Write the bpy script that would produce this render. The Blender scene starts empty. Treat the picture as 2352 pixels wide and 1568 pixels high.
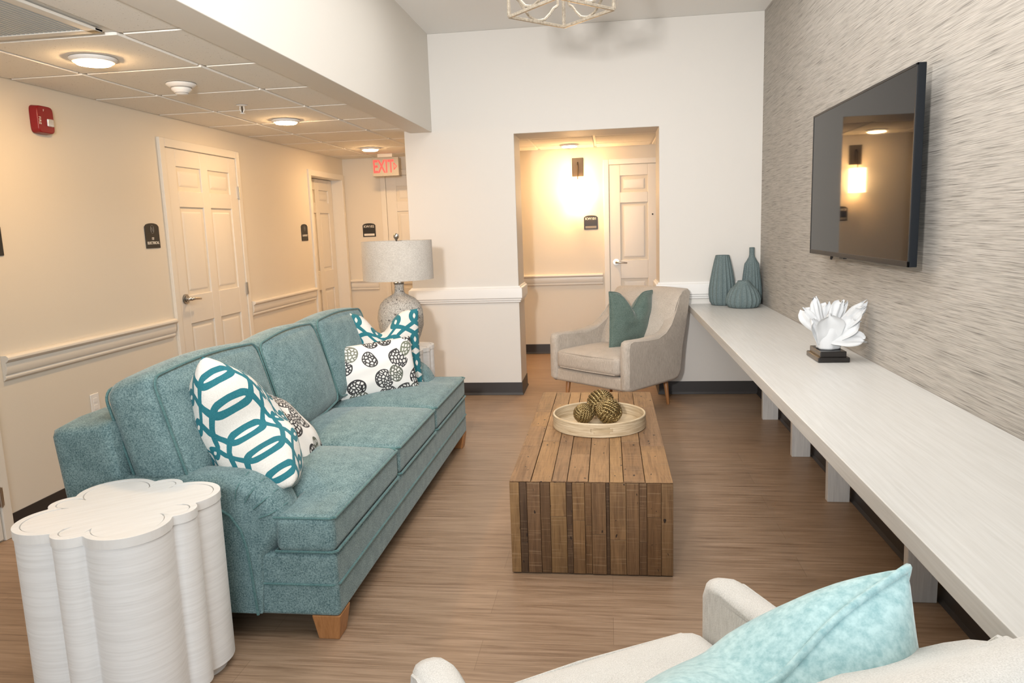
import bpy, bmesh, math, random
from mathutils import Vector, Matrix
import numpy as np
random.seed(7)
PI = math.pi
S = bpy.context.scene
C = S.collection

# ------------------------------------------------------------------ camera
def cam_axes(p, yaw, roll):
    cy, sy = math.cos(yaw), math.sin(yaw); cp, sp = math.cos(p), math.sin(p)
    f = Vector((-sy*cp, cy*cp, -sp)); r = Vector((cy, sy, 0)); u = r.cross(f)
    cr, sr = math.cos(roll), math.sin(roll)
    return cr*r + sr*u, -sr*r + cr*u, f
r_, u_, f_ = cam_axes(math.radians(8.86), math.radians(7.63), math.radians(-1.98))
cd = bpy.data.cameras.new('camera'); cam = bpy.data.objects.new('camera', cd); C.objects.link(cam)
cam.matrix_world = Matrix(((r_.x, u_.x, -f_.x, 0), (r_.y, u_.y, -f_.y, 0), (r_.z, u_.z, -f_.z, 1.42), (0, 0, 0, 1)))
cd.sensor_width = 36; cd.lens = 1692/2352*36; cd.clip_start = .05
S.camera = cam

# ------------------------------------------------------------------ world, lights, exposure
w = bpy.data.worlds.new('world'); S.world = w; w.use_nodes = True
w.node_tree.nodes['Background'].inputs[0].default_value = (.75, .87, 1, 1)
w.node_tree.nodes['Background'].inputs[1].default_value = 1.0
S.view_settings.view_transform = 'Standard'; S.view_settings.look = 'None'
S.view_settings.gamma = 1; S.view_settings.use_curve_mapping = False
S.view_settings.exposure = 0.12

def light(name, kind, loc, aim, energy, col, **k):
    d = bpy.data.lights.new(name, kind); d.energy = energy; d.color = col
    for a, b in k.items(): setattr(d, a, b)
    o = bpy.data.objects.new(name, d); C.objects.link(o); o.location = loc
    v = Vector(aim) - Vector(loc); o.rotation_euler = v.to_track_quat('-Z', 'Y').to_euler()
    return o
# the photographer's flash beside the camera, its bounce off the ceiling, and daylight from the window behind
light('camera_flash', 'SPOT', (-.48, 0, 1.79), (-.1, 6, 2.9), 530, (1, .965, .93), spot_size=math.radians(96), spot_blend=1.0, shadow_soft_size=.09)
light('ceiling_bounce', 'AREA', (-.1, 2.7, 2.95), (-.1, 2.7, 0), 58, (1, .975, .945), shape='RECTANGLE', size=1.9, size_y=4.4)
light('window_daylight', 'AREA', (-.1, -2.6, 1.75), (-.1, 3, 1.3), 84, (.84, .93, 1), shape='RECTANGLE', size=2.2, size_y=1.5)

WARM = (1, .64, .30)

# ------------------------------------------------------------------ materials
class N:
    def __init__(s, name):
        s.m = bpy.data.materials.new(name); s.m.use_nodes = True
        s.t = s.m.node_tree; s.b = s.t.nodes['Principled BSDF']
    def n(s, typ, **k):
        x = s.t.nodes.new('ShaderNode' + typ)
        for a, b in k.items():
            if a.startswith('i_'):
                key = a[2:]; key = int(key) if key.isdigit() else key.replace('_', ' ')
                if hasattr(b, 'is_output'): s.t.links.new(b, x.inputs[key])
                else: x.inputs[key].default_value = b
            else: setattr(x, a, b)
        return x
    def l(s, a, b): s.t.links.new(a, b)
    def set(s, **k):
        for a, b in k.items():
            i = s.b.inputs[a.replace('_', ' ')]
            if hasattr(b, 'is_output'): s.l(b, i)
            else: i.default_value = b
        return s
    def co(s, scale=(1, 1, 1), src='Object', rot=(0, 0, 0)):
        c = s.n('TexCoord'); mp = s.n('Mapping', i_Scale=scale, i_Rotation=rot)
        s.l(c.outputs[src], mp.inputs[0]); return mp.outputs[0]
    def noise(s, vec, scale, detail=3, rough=.5, dist=0):
        x = s.n('TexNoise', i_Vector=vec, i_Scale=scale, i_Detail=detail, i_Roughness=rough, i_Distortion=dist); return x.outputs['Fac']
    def ramp(s, fac, stops, interp='LINEAR'):
        x = s.n('ValToRGB'); x.color_ramp.interpolation = interp
        e = x.color_ramp.elements
        while len(e) < len(stops): e.new(.5)
        for q, (p, c) in zip(e, stops):
            q.position = p; q.color = (*c, 1) if len(c) == 3 else c
        s.l(fac, x.inputs[0]); return x.outputs[0]
    def mix(s, fac, a, b, mode='MIX'):
        x = s.n('MixRGB', blend_type=mode)
        for i, v in enumerate((fac, a, b)):
            if hasattr(v, 'is_output'): s.l(v, x.inputs[i])
            elif i == 0: x.inputs[0].default_value = v
            else: x.inputs[i].default_value = (*v, 1) if len(v) == 3 else v
        return x.outputs[0]
    def math(s, op, a, b=0.0, c=0.0):
        x = s.n('Math', operation=op)
        for i, v in enumerate((a, b, c)):
            if hasattr(v, 'is_output'): s.l(v, x.inputs[i])
            else: x.inputs[i].default_value = v
        return x.outputs[0]
    def bump(s, h, strength=.3, dist=.002):
        x = s.n('Bump', i_Height=h, i_Strength=strength, i_Distance=dist); s.l(x.outputs[0], s.b.inputs['Normal']); return s

def plain(name, col, rough=.5, metal=0, emit=0, ecol=None, spec=.5, coat=0):
    x = N(name).set(Base_Color=(*col, 1), Roughness=rough, Metallic=metal, Specular_IOR_Level=spec, Coat_Weight=coat)
    if emit: x.set(Emission_Color=(*(ecol or col), 1), Emission_Strength=emit)
    return x.m

def M_paint(name, col, rough=.55, bump=.12):
    x = N(name); v = x.co()
    n1 = x.noise(v, 1.3, 2)
    c = x.mix(x.math('MULTIPLY', n1, .12), col, tuple(q*.86 for q in col))
    x.set(Base_Color=c, Roughness=rough, Specular_IOR_Level=.3)
    x.bump(x.noise(v, 160, 2), bump, .002); return x.m
M = {}
M['paint'] = M_paint('corridor_paint', (.71, .655, .565))
M['lounge'] = M_paint('lounge_paint', (.70, .672, .63))
M['ceil'] = M_paint('ceiling_paint', (.88, .88, .86), .8)
M['soffit'] = M_paint('soffit_paint', (.72, .69, .635))
M['trim'] = plain('trim_enamel', (.74, .70, .63), .35)
M['trimw'] = plain('white_trim_enamel', (.80, .79, .77), .35)
M['door'] = plain('door_enamel', (.73, .69, .625), .38)
M['steel'] = plain('brushed_steel', (.55, .53, .5), .28, 1)
M['dark'] = plain('dark_gap', (.02, .018, .016), .7)
M['black'] = plain('black_plastic', (.008, .009, .011), .4, spec=.3)
M['white'] = plain('white_plastic', (.8, .79, .77), .4)
M['signbk'] = plain('sign_plate_black', (.022, .02, .017), .45)
M['signtx'] = plain('sign_letter_white', (.75, .72, .66), .6)
M['signgr'] = plain('sign_emblem_grey', (.22, .21, .19), .5)
M['red'] = plain('red_alarm_plastic', (.22, .004, .008), .3)
M['bronze'] = plain('dark_bronze', (.03, .022, .016), .45, .5)
M['legwood'] = None
M['base'] = N('rubber_base').set(Base_Color=(.030, .026, .025, 1), Roughness=.45).m
M['lens'] = plain('lit_lens', (1, .9, .75), .4, 0, 210, (1, .62, .29))
M['shadeglow'] = plain('lit_shade', (1, .9, .7), .6, 0, 26, (1, .62, .29))
M['exitred'] = plain('lit_exit_letters', (.6, .03, .03), .5, 0, .95, (1, .10, .085))

def M_floor():
    x = N('vinyl_plank_floor'); v = x.co()
    br = x.n('TexBrick', offset=.37, i_Vector=v, i_Scale=1.0, i_Mortar_Size=.0012, i_Mortar_Smooth=.1, i_Brick_Width=1.22, i_Row_Height=.18, i_Bias=0.0)
    br.inputs['Color1'].default_value = (.0, .0, .0, 1); br.inputs['Color2'].default_value = (1, 1, 1, 1); br.inputs['Mortar'].default_value = (.3, .3, .3, 1)
    g1 = x.noise(x.co((1.4, 26, 1)), 2.2, 7, .62, .5)
    g2 = x.noise(x.co((.9, 70, 1)), 3.0, 3, .6)
    base = x.ramp(g1, [(.30, (.18, .108, .064)), (.48, (.32, .215, .138)), (.68, (.43, .30, .205))])
    base = x.mix(x.math('MULTIPLY', x.ramp(g2, [(.42, (1, 1, 1)), (.56, (0, 0, 0))]), .28), base, (.13, .075, .042))
    base = x.mix(.20, base, x.mix(br.outputs['Color'], (.24, .15, .09), (.40, .28, .19)))
    base = x.mix(x.math('MULTIPLY', br.outputs['Fac'], .35), base, (.12, .075, .045))
    x.set(Base_Color=base, Roughness=x.math('ADD', x.math('MULTIPLY', g1, .22), .30), Specular_IOR_Level=.42)
    x.bump(g2, .12, .001); return x.m
M['floor'] = M_floor()

def M_grass():
    x = N('grasscloth_wallpaper')
    warp = x.noise(x.co((1, 2.2, 2.2)), 3.5, 2)
    v = x.co((1, 4.5, 330)); 
    mv = x.n('VectorMath', operation='ADD'); x.l(v, mv.inputs[0])
    cb = x.n('CombineXYZ'); x.l(x.math('MULTIPLY', warp, 1.6), cb.inputs[2]); x.l(cb.outputs[0], mv.inputs[1])
    a = x.noise(mv.outputs[0], 1.0, 3, .55)
    b = x.noise(x.co((1, 9, 520)), 1.3, 2)
    c1 = x.ramp(a, [(.31, (.10, .092, .085)), (.40, (.31, .295, .265)), (.53, (.43, .40, .365)), (.74, (.50, .475, .44))])
    c = x.mix(.30, c1, x.ramp(b, [(.35, (.20, .18, .16)), (.6, (.58, .54, .48))]))
    x.set(Base_Color=c, Roughness=.7, Specular_IOR_Level=.25)
    x.bump(a, .15, .002); return x.m
M['grass'] = M_grass()

def M_fabric(name, c0, c1, sc=260, mot=14, rough=.9, sheen=.25, weave=None, bump=.35, lo=.32, hi=.68):
    x = N(name); v = x.co()
    f1 = x.noise(v, sc, 3, .65); f2 = x.noise(v, mot, 4, .6)
    f = x.math('ADD', x.math('MULTIPLY', f1, .76), x.math('MULTIPLY', f2, .24))
    if weave:
        w1 = x.noise(x.co(weave), 1, 2, .6)
        f = x.math('ADD', x.math('MULTIPLY', f, .55), x.math('MULTIPLY', w1, .45))
    x.set(Base_Color=x.ramp(f, [(lo, c0), (hi, c1)]), Roughness=rough, Sheen_Weight=sheen, Sheen_Roughness=.4, Specular_IOR_Level=.15)
    x.bump(f1, bump, .003); return x.m
M['teal'] = M_fabric('teal_chenille', (.054, .110, .122), (.25, .36, .365), 190, 20, lo=.35, hi=.65)
M['tealp'] = M_fabric('teal_piping', (.045, .118, .125), (.15, .26, .255), 230, 20)
M['linen'] = M_fabric('linen_dimmed', (.34, .29, .24), (.64, .57, .495), 420, 10, .9, .15, (420, 420, 26), .3, .36, .62)  # chair linen, darker: the dimmer light at the far chair is in the colour
M['flashlit'] = M_fabric('linen_flashlit', (.50, .485, .455), (.72, .705, .675), 420, 10, .9, .15, (420, 420, 26), .3, .33, .60)  # same chair linen, paler: stronger light on the near chair is in the colour
M['green'] = M_fabric('green_velvet', (.068, .106, .092), (.17, .228, .20), 190, 16, .8, .5)
M['aqua'] = M_fabric('aqua_velvet', (.28, .47, .495), (.48, .67, .68), 70, 14, .8, .6, lo=.36, hi=.62)
M['shade'] = M_fabric('linen_shade', (.40, .36, .32), (.66, .62, .56), 500, 8, .9, .1, (90, 90, 420), .2, .36, .62)

def M_wood(name, c0, c1, axis=(30, 3, 30), rough=.4, sc=1.5):
    x = N(name); g = x.noise(x.co(axis), sc, 5, .6, .6)
    x.set(Base_Color=x.ramp(g, [(.3, c0), (.7, c1)]), Roughness=rough); x.bump(g, .1, .001); return x.m
M['legwood'] = M_wood('honey_wood', (.30, .125, .04), (.47, .22, .085), (40, 40, 4))
M['bench'] = M_wood('whitewashed_laminate', (.55, .54, .515), (.635, .63, .61), (60, 2.2, 60), .35, 1.6)
M['benchleg'] = M_wood('whitewashed_laminate_upright', (.55, .55, .55), (.70, .70, .69), (60, 60, 3), .45)
M['tray'] = M_wood('pale_bamboo', (.36, .26, .15), (.66, .55, .39), (5, 5, 150), .4)
def M_plank():
    x = N('reclaimed_planks'); at = x.n('Attribute', attribute_name='tint')
    uv = x.n('TexCoord').outputs['UV']
    def mp(s): 
        q = x.n('Mapping', i_Scale=s); x.l(uv, q.inputs[0]); return q.outputs[0]
    g = x.noise(mp((38, 2.4, 1)), 1.6, 6, .65, 1.1); g2 = x.noise(mp((7, 4, 1)), 1.2, 3, .6); g3 = x.noise(mp((5, 150, 1)), 1, 2)
    sp = x.noise(mp((60, 26, 1)), 1.1, 0)
    c = x.mix(1, at.outputs['Color'], x.ramp(g, [(.28, (.52, .46, .42)), (.52, (.98, .97, .95)), (.75, (1.28, 1.25, 1.2))]), 'MULTIPLY')
    c = x.mix(x.math('MULTIPLY', x.ramp(g2, [(.52, (0, 0, 0)), (.72, (1, 1, 1))]), .45), c, (.10, .058, .032))
    c = x.mix(x.math('MULTIPLY', x.ramp(g3, [(.58, (0, 0, 0)), (.72, (1, 1, 1))]), .22), c, (.55, .40, .25))
    c = x.mix(x.ramp(sp, [(.77, (0, 0, 0)), (.80, (1, 1, 1))]), c, (.02, .012, .008))
    x.set(Base_Color=c, Roughness=.5, Specular_IOR_Level=.35); x.bump(g, .25, .0015); return x.m
M['plank'] = M_plank()
def M_bark():
    x = N('white_grasscloth_wrap'); a = x.noise(x.co((5, 5, 150)), 1, 4, .6); b = x.noise(x.co(), 3, 2)
    x.set(Base_Color=x.ramp(a, [(.3, (.745, .735, .72)), (.6, (.83, .825, .815))]), Roughness=.6); x.bump(a, .2, .0015); return x.m
M['tablewhite'] = M_bark()
M['tabletop'] = M_wood('white_lacquered_top', (.76, .74, .71), (.83, .82, .80), (4, 40, 4), .35)
def M_speck():
    x = N('pitted_grey_ceramic'); v = x.co(); vo = x.n('TexVoronoi', i_Vector=v, i_Scale=95.0)
    n1 = x.noise(v, 190, 2); n2 = x.noise(v, 60, 2)
    c = x.ramp(n1, [(.32, (.22, .20, .18)), (.62, (.62, .59, .54))])
    c = x.mix(x.ramp(n2, [(.64, (0, 0, 0)), (.68, (1, 1, 1))]), c, (.07, .06, .055))
    x.set(Base_Color=c, Roughness=.75); x.bump(n2, .6, .006); return x.m
M['speck'] = M_speck()
def M_vase():
    x = N('matte_blue_grey_ceramic'); n1 = x.noise(x.co(), 220, 3)
    x.set(Base_Color=x.ramp(n1, [(.3, (.085, .125, .130)), (.7, (.175, .225, .230))]), Roughness=.8); x.bump(n1, .4, .002); return x.m
M['vase'] = M_vase()
M['coral'] = N('white_coral').set(Base_Color=(.58, .59, .60, 1), Roughness=.65).m
M['plinth'] = plain('black_plinth', (.010, .008, .007), .25)
def M_rope():
    x = N('antique_gold_rope'); n1 = x.noise(x.co(), 60, 3)
    x.set(Base_Color=x.ramp(n1, [(.3, (.085, .055, .020)), (.7, (.46, .34, .16))]), Roughness=.30, Metallic=.85); return x.m
M['rope'] = M_rope()
M['gild'] = M_wood('champagne_silver_leaf', (.30, .255, .20), (.56, .50, .41), (40, 40, 40), .35, 2)
M['gild'].node_tree.nodes['Principled BSDF'].inputs['Metallic'].default_value = .55
M['tile'] = None
def M_tile():
    x = N('acoustic_tile'); v = x.co(); n1 = x.noise(v, 120, 2); n2 = x.noise(v, 300, 1)
    c = x.mix(x.ramp(n1, [(.68, (0, 0, 0)), (.72, (1, 1, 1))]), (.84, .82, .775), (.55, .52, .47))
    x.set(Base_Color=c, Roughness=.9, Specular_IOR_Level=.1); x.bump(n2, .25, .002); return x.m
M['tile'] = M_tile(); M['tbar'] = plain('ceiling_grid_bar', (.76, .735, .68), .5)
M['screen'] = N('tv_glass').set(Base_Color=(.006, .006, .007, 1), Roughness=.03, IOR=1.30, Specular_IOR_Level=.42).m
M['tvgrey'] = plain('tv_bezel', (.006, .008, .011), .5, spec=.2)
M['chrome'] = plain('strobe_lens', (.75, .75, .76), .12, .6)

def M_trellis():
    FX, FY, AM = 4.2, 1.7, .68
    x = N('trellis_print_cotton'); uv = x.n('TexCoord').outputs['UV']; sp = x.n('SeparateXYZ', i_0=uv)
    X = x.math('MULTIPLY', sp.outputs[0], FX); Y = x.math('MULTIPLY', sp.outputs[1], FY)
    ph = x.math('MULTIPLY', Y, 2*PI)
    t = x.math('SINE', ph)
    sl = x.math('MULTIPLY', x.math('COSINE', ph), AM*2*PI*FY/FX)
    half = x.math('MULTIPLY', x.math('SQRT', x.math('ADD', x.math('MULTIPLY', sl, sl), 1.0)), .108)
    def wave(sign):
        q = x.math('FRACT', x.math('ADD', x.math('SUBTRACT', X, x.math('MULTIPLY', t, AM*sign)), 10.0))
        return x.math('ABSOLUTE', x.math('SUBTRACT', q, .5))
    d = x.math('MINIMUM', wave(1), wave(-1))
    m = x.math('LESS_THAN', d, half)
    f = x.noise(x.co(), 400, 2)
    c = x.mix(m, x.ramp(f, [(.3, (.60, .575, .53)), (.7, (.74, .72, .68))]), x.ramp(f, [(.3, (.014, .120, .155)), (.7, (.030, .190, .225))]))
    x.set(Base_Color=c, Roughness=.8, Sheen_Weight=.1, Specular_IOR_Level=.2); x.bump(f, .15, .001); return x.m
M['trellis'] = M_trellis()
def M_fan():
    x = N('sea_fan_print_cotton'); uv = x.n('TexCoord').outputs['UV']
    wv = x.n('TexNoise', i_Vector=uv, i_Scale=2.2, i_Detail=1.0)
    mv = x.n('VectorMath', operation='MULTIPLY_ADD'); x.l(wv.outputs['Color'], mv.inputs[0]); mv.inputs[1].default_value = (.16, .16, 0); x.l(uv, mv.inputs[2])
    vo = x.n('TexVoronoi', i_Vector=mv.outputs[0], i_Scale=4.0, i_Randomness=.85)
    vo.voronoi_dimensions = '2D'
    d = vo.outputs['Distance']; sc = x.n('SeparateColor', i_0=vo.outputs['Color'])
    rad = x.math('ADD', x.math('MULTIPLY', sc.outputs[0], .26), .30)
    inside = x.math('LESS_THAN', d, rad)
    rim = x.math('MULTIPLY', inside, x.math('GREATER_THAN', d, x.math('SUBTRACT', rad, .055)))
    ve = x.n('TexVoronoi', i_Vector=mv.outputs[0], i_Scale=26.0); ve.feature = 'DISTANCE_TO_EDGE'; ve.voronoi_dimensions = '2D'
    net = x.math('MULTIPLY', inside, x.math('LESS_THAN', ve.outputs['Distance'], .19))
    ink = x.math('MAXIMUM', rim, net)
    tone = x.ramp(sc.outputs[1], [(0, (.030, .028, .030)), (.45, (.060, .058, .060)), (.62, (.16, .18, .13)), (1, (.22, .22, .20))])
    body = x.mix(x.math('MULTIPLY', inside, .12), (.76, .74, .71), (.30, .31, .29))
    c = x.mix(ink, body, tone)
    x.set(Base_Color=c, Roughness=.7, Specular_IOR_Level=.25); x.bump(x.noise(x.co(), 300, 2), .1, .001); return x.m
M['fan'] = M_fan()

# ------------------------------------------------------------------ mesh helpers
class MB:
    def __init__(s): s.v = []; s.f = []; s.mi = []; s.uv = {}; s.tint = {}
    def add(s, vs, fs, mi=0, tint=None):
        o = len(s.v); s.v += [tuple(p) for p in vs]
        for f in fs:
            if tint is not None: s.tint[len(s.f)] = tint
            s.f.append(tuple(i + o for i in f)); s.mi.append(mi)
        return s
    def box(s, a, b, mi=0, tint=None, rot=None):
        x0, y0, z0 = a; x1, y1, z1 = b
        vs = [(x0, y0, z0), (x1, y0, z0), (x1, y1, z0), (x0, y1, z0), (x0, y0, z1), (x1, y0, z1), (x1, y1, z1), (x0, y1, z1)]
        if rot: vs = [rot(Vector(p)) for p in vs]
        return s.add(vs, [(0, 3, 2, 1), (4, 5, 6, 7), (0, 1, 5, 4), (1, 2, 6, 5), (2, 3, 7, 6), (3, 0, 4, 7)], mi, tint)
    def prism(s, poly, z0, z1, fn=None, mi=0, s1=1.0, c=(0, 0)):
        n = len(poly)
        vs = [(x, y, z0) for x, y in poly] + [(c[0] + (x - c[0])*s1, c[1] + (y - c[1])*s1, z1) for x, y in poly]
        if fn: vs = [fn(*p) for p in vs]
        return s.add(vs, [tuple(range(n - 1, -1, -1)), tuple(range(n, 2*n))] + [(i, (i + 1) % n, n + (i + 1) % n, n + i) for i in range(n)], mi)
    def lathe(s, prof, seg=32, c=(0, 0, 0), fr=None, mi=0, caps=True):
        vs = []; fs = []; n = len(prof)
        for i in range(seg):
            a = 2*PI*i/seg
            for j, (r, z) in enumerate(prof):
                rr = r*(fr(a, z, j) if fr else 1)
                vs.append((c[0] + rr*math.cos(a), c[1] + rr*math.sin(a), c[2] + z))
        for i in range(seg):
            k = (i + 1) % seg
            for j in range(n - 1): fs.append((i*n + j, k*n + j, k*n + j + 1, i*n + j + 1))
        if caps:
            if prof[0][0] > 1e-6: fs.append(tuple(i*n for i in range(seg - 1, -1, -1)))
            if prof[-1][0] > 1e-6: fs.append(tuple(i*n + n - 1 for i in range(seg)))
        return s.add(vs, fs, mi)
    def tube(s, pts, r, seg=8, closed=False, mi=0, flat=None):
        pts = [Vector(p) for p in pts]; n = len(pts)
        rad = r if callable(r) else (lambda t: r)
        vs = []; fs = []; up = None
        for i, p in enumerate(pts):
            t = (pts[(i + 1) % n] - pts[i - 1]) if closed else (pts[min(i + 1, n - 1)] - pts[max(i - 1, 0)])
            t.normalize()
            if up is None: up = t.orthogonal().normalized() if flat is None else Vector(flat)
            up = (up - t*up.dot(t)); 
            if up.length < 1e-5: up = t.orthogonal()
            up.normalize(); sd = t.cross(up)
            for k in range(seg):
                a = 2*PI*k/seg; q = rad(i/max(1, n - 1)); vs.append(p + (up*math.cos(a) + sd*math.sin(a))*q)
        for i in range(n if closed else n - 1):
            j = (i + 1) % n
            for k in range(seg): fs.append((i*seg + k, i*seg + (k + 1) % seg, j*seg + (k + 1) % seg, j*seg + k))
        if not closed: fs += [tuple(range(seg - 1, -1, -1)), tuple((n - 1)*seg + k for k in range(seg))]
        return s.add(vs, fs, mi)
    def bar(s, a, b, w, h=None, upv=(0, 0, 1), mi=0):
        a = Vector(a); b = Vector(b); h = h or w; t = (b - a).normalized(); u = Vector(upv)
        if abs(t.dot(u)) > .95: u = Vector((1, 0, 0))
        sd = t.cross(u).normalized(); u = sd.cross(t)
        vs = [p + sd*i*w/2 + u*j*h/2 for p in (a, b) for i, j in ((-1, -1), (1, -1), (1, 1), (-1, 1))]
        return s.add(vs, [(3, 2, 1, 0), (4, 5, 6, 7)] + [(i, (i + 1) % 4, 4 + (i + 1) % 4, 4 + i) for i in range(4)], mi)
    def sweep(s, path, prof, closed=False, mi=0):
        """profile (offset to the right of travel, z) swept along a plan polyline with mitred corners"""
        P = [Vector((x, y)) for x, y in path]; n = len(P); ms = []
        for i in range(n):
            d = []
            if i > 0: d.append((P[i] - P[i - 1]).normalized())
            if i < n - 1: d.append((P[i + 1] - P[i]).normalized())
            ns = [Vector((q.y, -q.x)) for q in d]
            m = sum(ns, Vector((0, 0)))
            m = m/ (m.length_squared/ len(ns)) if len(ns) == 2 and m.length > 1e-6 else ns[0]
            ms.append(m)
        k = len(prof)
        vs = [(P[i].x + ms[i].x*d, P[i].y + ms[i].y*d, z) for i in range(n) for d, z in prof]
        fs = [(i*k + j, i*k + (j + 1) % k, (i + 1)*k + (j + 1) % k, (i + 1)*k + j) for i in range(n - 1) for j in range(k)]
        fs += [tuple(range(k - 1, -1, -1)), tuple((n - 1)*k + j for j in range(k))]
        return s.add(vs, fs, mi)
    def build(s, name, mat, parent=None, bevel=0, seg=2, smooth=False, sub=0, ang=35, solid=0, loc=None):
        me = bpy.data.meshes.new(name); me.from_pydata(s.v, [], s.f)
        mats = mat if isinstance(mat, (list, tuple)) else [mat]
        for q in mats: me.materials.append(q)
        me.polygons.foreach_set('material_index', s.mi)
        if s.uv:
            L = me.uv_layers.new(name='UVMap')
            for p in me.polygons:
                u = s.uv.get(p.index)
                if u:
                    for li, c in zip(p.loop_indices, u): L.data[li].uv = c
        if s.tint:
            A = me.color_attributes.new('tint', 'FLOAT_COLOR', 'CORNER')
            for p in me.polygons:
                t = s.tint.get(p.index, (1, 1, 1))
                for li in p.loop_indices: A.data[li].color = (*t, 1)
        bm = bmesh.new(); bm.from_mesh(me); bmesh.ops.recalc_face_normals(bm, faces=bm.faces); bm.to_mesh(me); bm.free()
        o = bpy.data.objects.new(name, me); C.objects.link(o)
        if parent: o.parent = parent
        if loc: o.location = loc
        if solid:
            q = o.modifiers.new('thickness', 'SOLIDIFY'); q.thickness = solid; q.offset = 0
        if bevel:
            q = o.modifiers.new('bevel', 'BEVEL'); q.width = bevel; q.segments = seg; q.limit_method = 'ANGLE'; q.angle_limit = math.radians(ang)
        if sub:
            q = o.modifiers.new('subdivision', 'SUBSURF'); q.levels = sub; q.render_levels = sub
        if smooth or bevel or sub:
            me.polygons.foreach_set('use_smooth', [True]*len(me.polygons))
            if not sub: 
                q = o.modifiers.new('weighted', 'WEIGHTED_NORMAL'); q.keep_sharp = True
        return o

def tag(o, label, cat, group=None, kind=None):
    o['label'] = label; o['category'] = cat
    if group: o['group'] = group
    if kind: o['kind'] = kind
    return o
def thing(name, label, cat, loc=(0, 0, 0), rz=0, group=None):
    o = bpy.data.objects.new(name, None); C.objects.link(o); o.empty_display_size = .05
    o.location = loc; o.rotation_euler = (0, 0, rz); return tag(o, label, cat, group)
def struct(o, label, cat): return tag(o, label, cat, None, 'structure')
def copy_tree(o, parent=None):
    c = o.copy(); C.objects.link(c)
    if parent: c.parent = parent
    for ch in list(o.children): copy_tree(ch, c)
    return c

def text(body, size, org, right, up, mat, name, parent, ext=.0008, sx=1.0, align='CENTER', fat=0.0):
    cu = bpy.data.curves.new(name, 'FONT'); cu.body = body; cu.size = size; cu.extrude = ext
    cu.align_x = align; cu.align_y = 'CENTER'; cu.offset = fat; cu.resolution_u = 3
    t = bpy.data.objects.new(name, cu); C.objects.link(t)
    dg = bpy.context.evaluated_depsgraph_get(); me = bpy.data.meshes.new_from_object(t.evaluated_get(dg))
    bpy.data.objects.remove(t); me.name = name; me.materials.clear(); me.materials.append(mat)
    R = Vector(right).normalized(); U = Vector(up).normalized(); Nn = R.cross(U); O = Vector(org)
    for v in me.vertices: v.co = O + R*v.co.x*sx + U*v.co.y + Nn*v.co.z
    o = bpy.data.objects.new(name, me); C.objects.link(o); o.parent = parent; return o

# ------------------------------------------------------------------ room shell
XR, XL, YB, YE, YN = 1.20, -2.93, 6.10, 8.12, -2.8
ZC, ZL = 2.97, 2.222
OX0, OX1, OZ = -.745, .41, 2.16        # opening in the back wall
PX = -1.655                            # free end of the back wall
SX0, SX1, SZ = -1.60, -1.42, 2.205     # dropped beam
YT = 6.50                              # rear face of back wall

struct(MB().box((-3.2, YN - .2, -.1), (2.3, 8.4, 0)).build('floor', M['floor']), 'brown wood-look vinyl plank floor', 'floor')
b = MB().prism([(PX, 0), (OX0, 0), (OX0, OZ), (OX1, OZ), (OX1, 0), (XR + .1, 0), (XR + .1, ZC), (PX, ZC)], YB, YT, lambda x, z, y: (x, y, z))
struct(b.build('wall_back', M['lounge'], bevel=.004), 'pale end wall of the lounge with a doorway opening', 'wall')
struct(MB().box((XR, YN, 0), (XR + .12, YB, ZC)).build('wall_right', M['grass']), 'wall covered in streaky grey beige grasscloth', 'wall')
DY0, DY1, DZ = 7.16, 8.03, 2.02        # recessed door in the left wall
b = MB().box((XL - .25, YN, 0), (XL, DY0, 2.5)).box((XL - .25, DY1, 0), (XL, YE + .1, 2.5)).box((XL - .25, DY0, DZ), (XL, DY1, 2.5)).box((XL - .25, DY0, 0), (XL - .2, DY1, DZ))
struct(b.build('wall_left', M['paint']), 'cream corridor wall on the left with doors', 'wall')
struct(MB().box((XL - .1, YE, 0), (2.3, YE + .15, 2.6)).build('wall_end', M['paint']), 'cream wall at the far end of the corridor', 'wall')
struct(MB().box((2.2, YT, 0), (2.3, YE, 2.5)).build('wall_side', M['paint']), 'end of the crossing corridor hidden to the right', 'wall')
b = MB().box((XL - .1, YN - .15, 0), (-1.2, YN, ZC)).box((1.0, YN - .15, 0), (XR + .1, YN, ZC)).box((-1.2, YN - .15, 0), (1.0, YN, 1.0)).box((-1.2, YN - .15, 2.5), (1.0, YN, ZC))
struct(b.build('wall_front', M['paint']), 'wall behind the viewpoint with a window', 'wall')
b = MB().box((-1.2, YN - .1, 1.0), (-1.14, YN - .02, 2.5)).box((.94, YN - .1, 1.0), (1.0, YN - .02, 2.5)).box((-1.2, YN - .1, 1.0), (1.0, YN - .02, 1.06)).box((-1.2, YN - .1, 2.44), (1.0, YN - .02, 2.5)).box((-.13, YN - .1, 1.0), (-.07, YN - .02, 2.5))
struct(b.build('window_1', M['trimw'], bevel=.004), 'white window frame behind the viewpoint', 'window')
struct(MB().box((SX1 - .02, YN, ZC), (XR + .12, YT, ZC + .1)).build('ceiling', M['ceil']), 'high white ceiling over the lounge', 'ceiling')
struct(MB().box((SX0, YN, SZ), (SX1, YB, ZC + .05)).build('wall_soffit', M['soffit'], bevel=.004), 'white dropped beam between lounge and corridor', 'beam')

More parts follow.
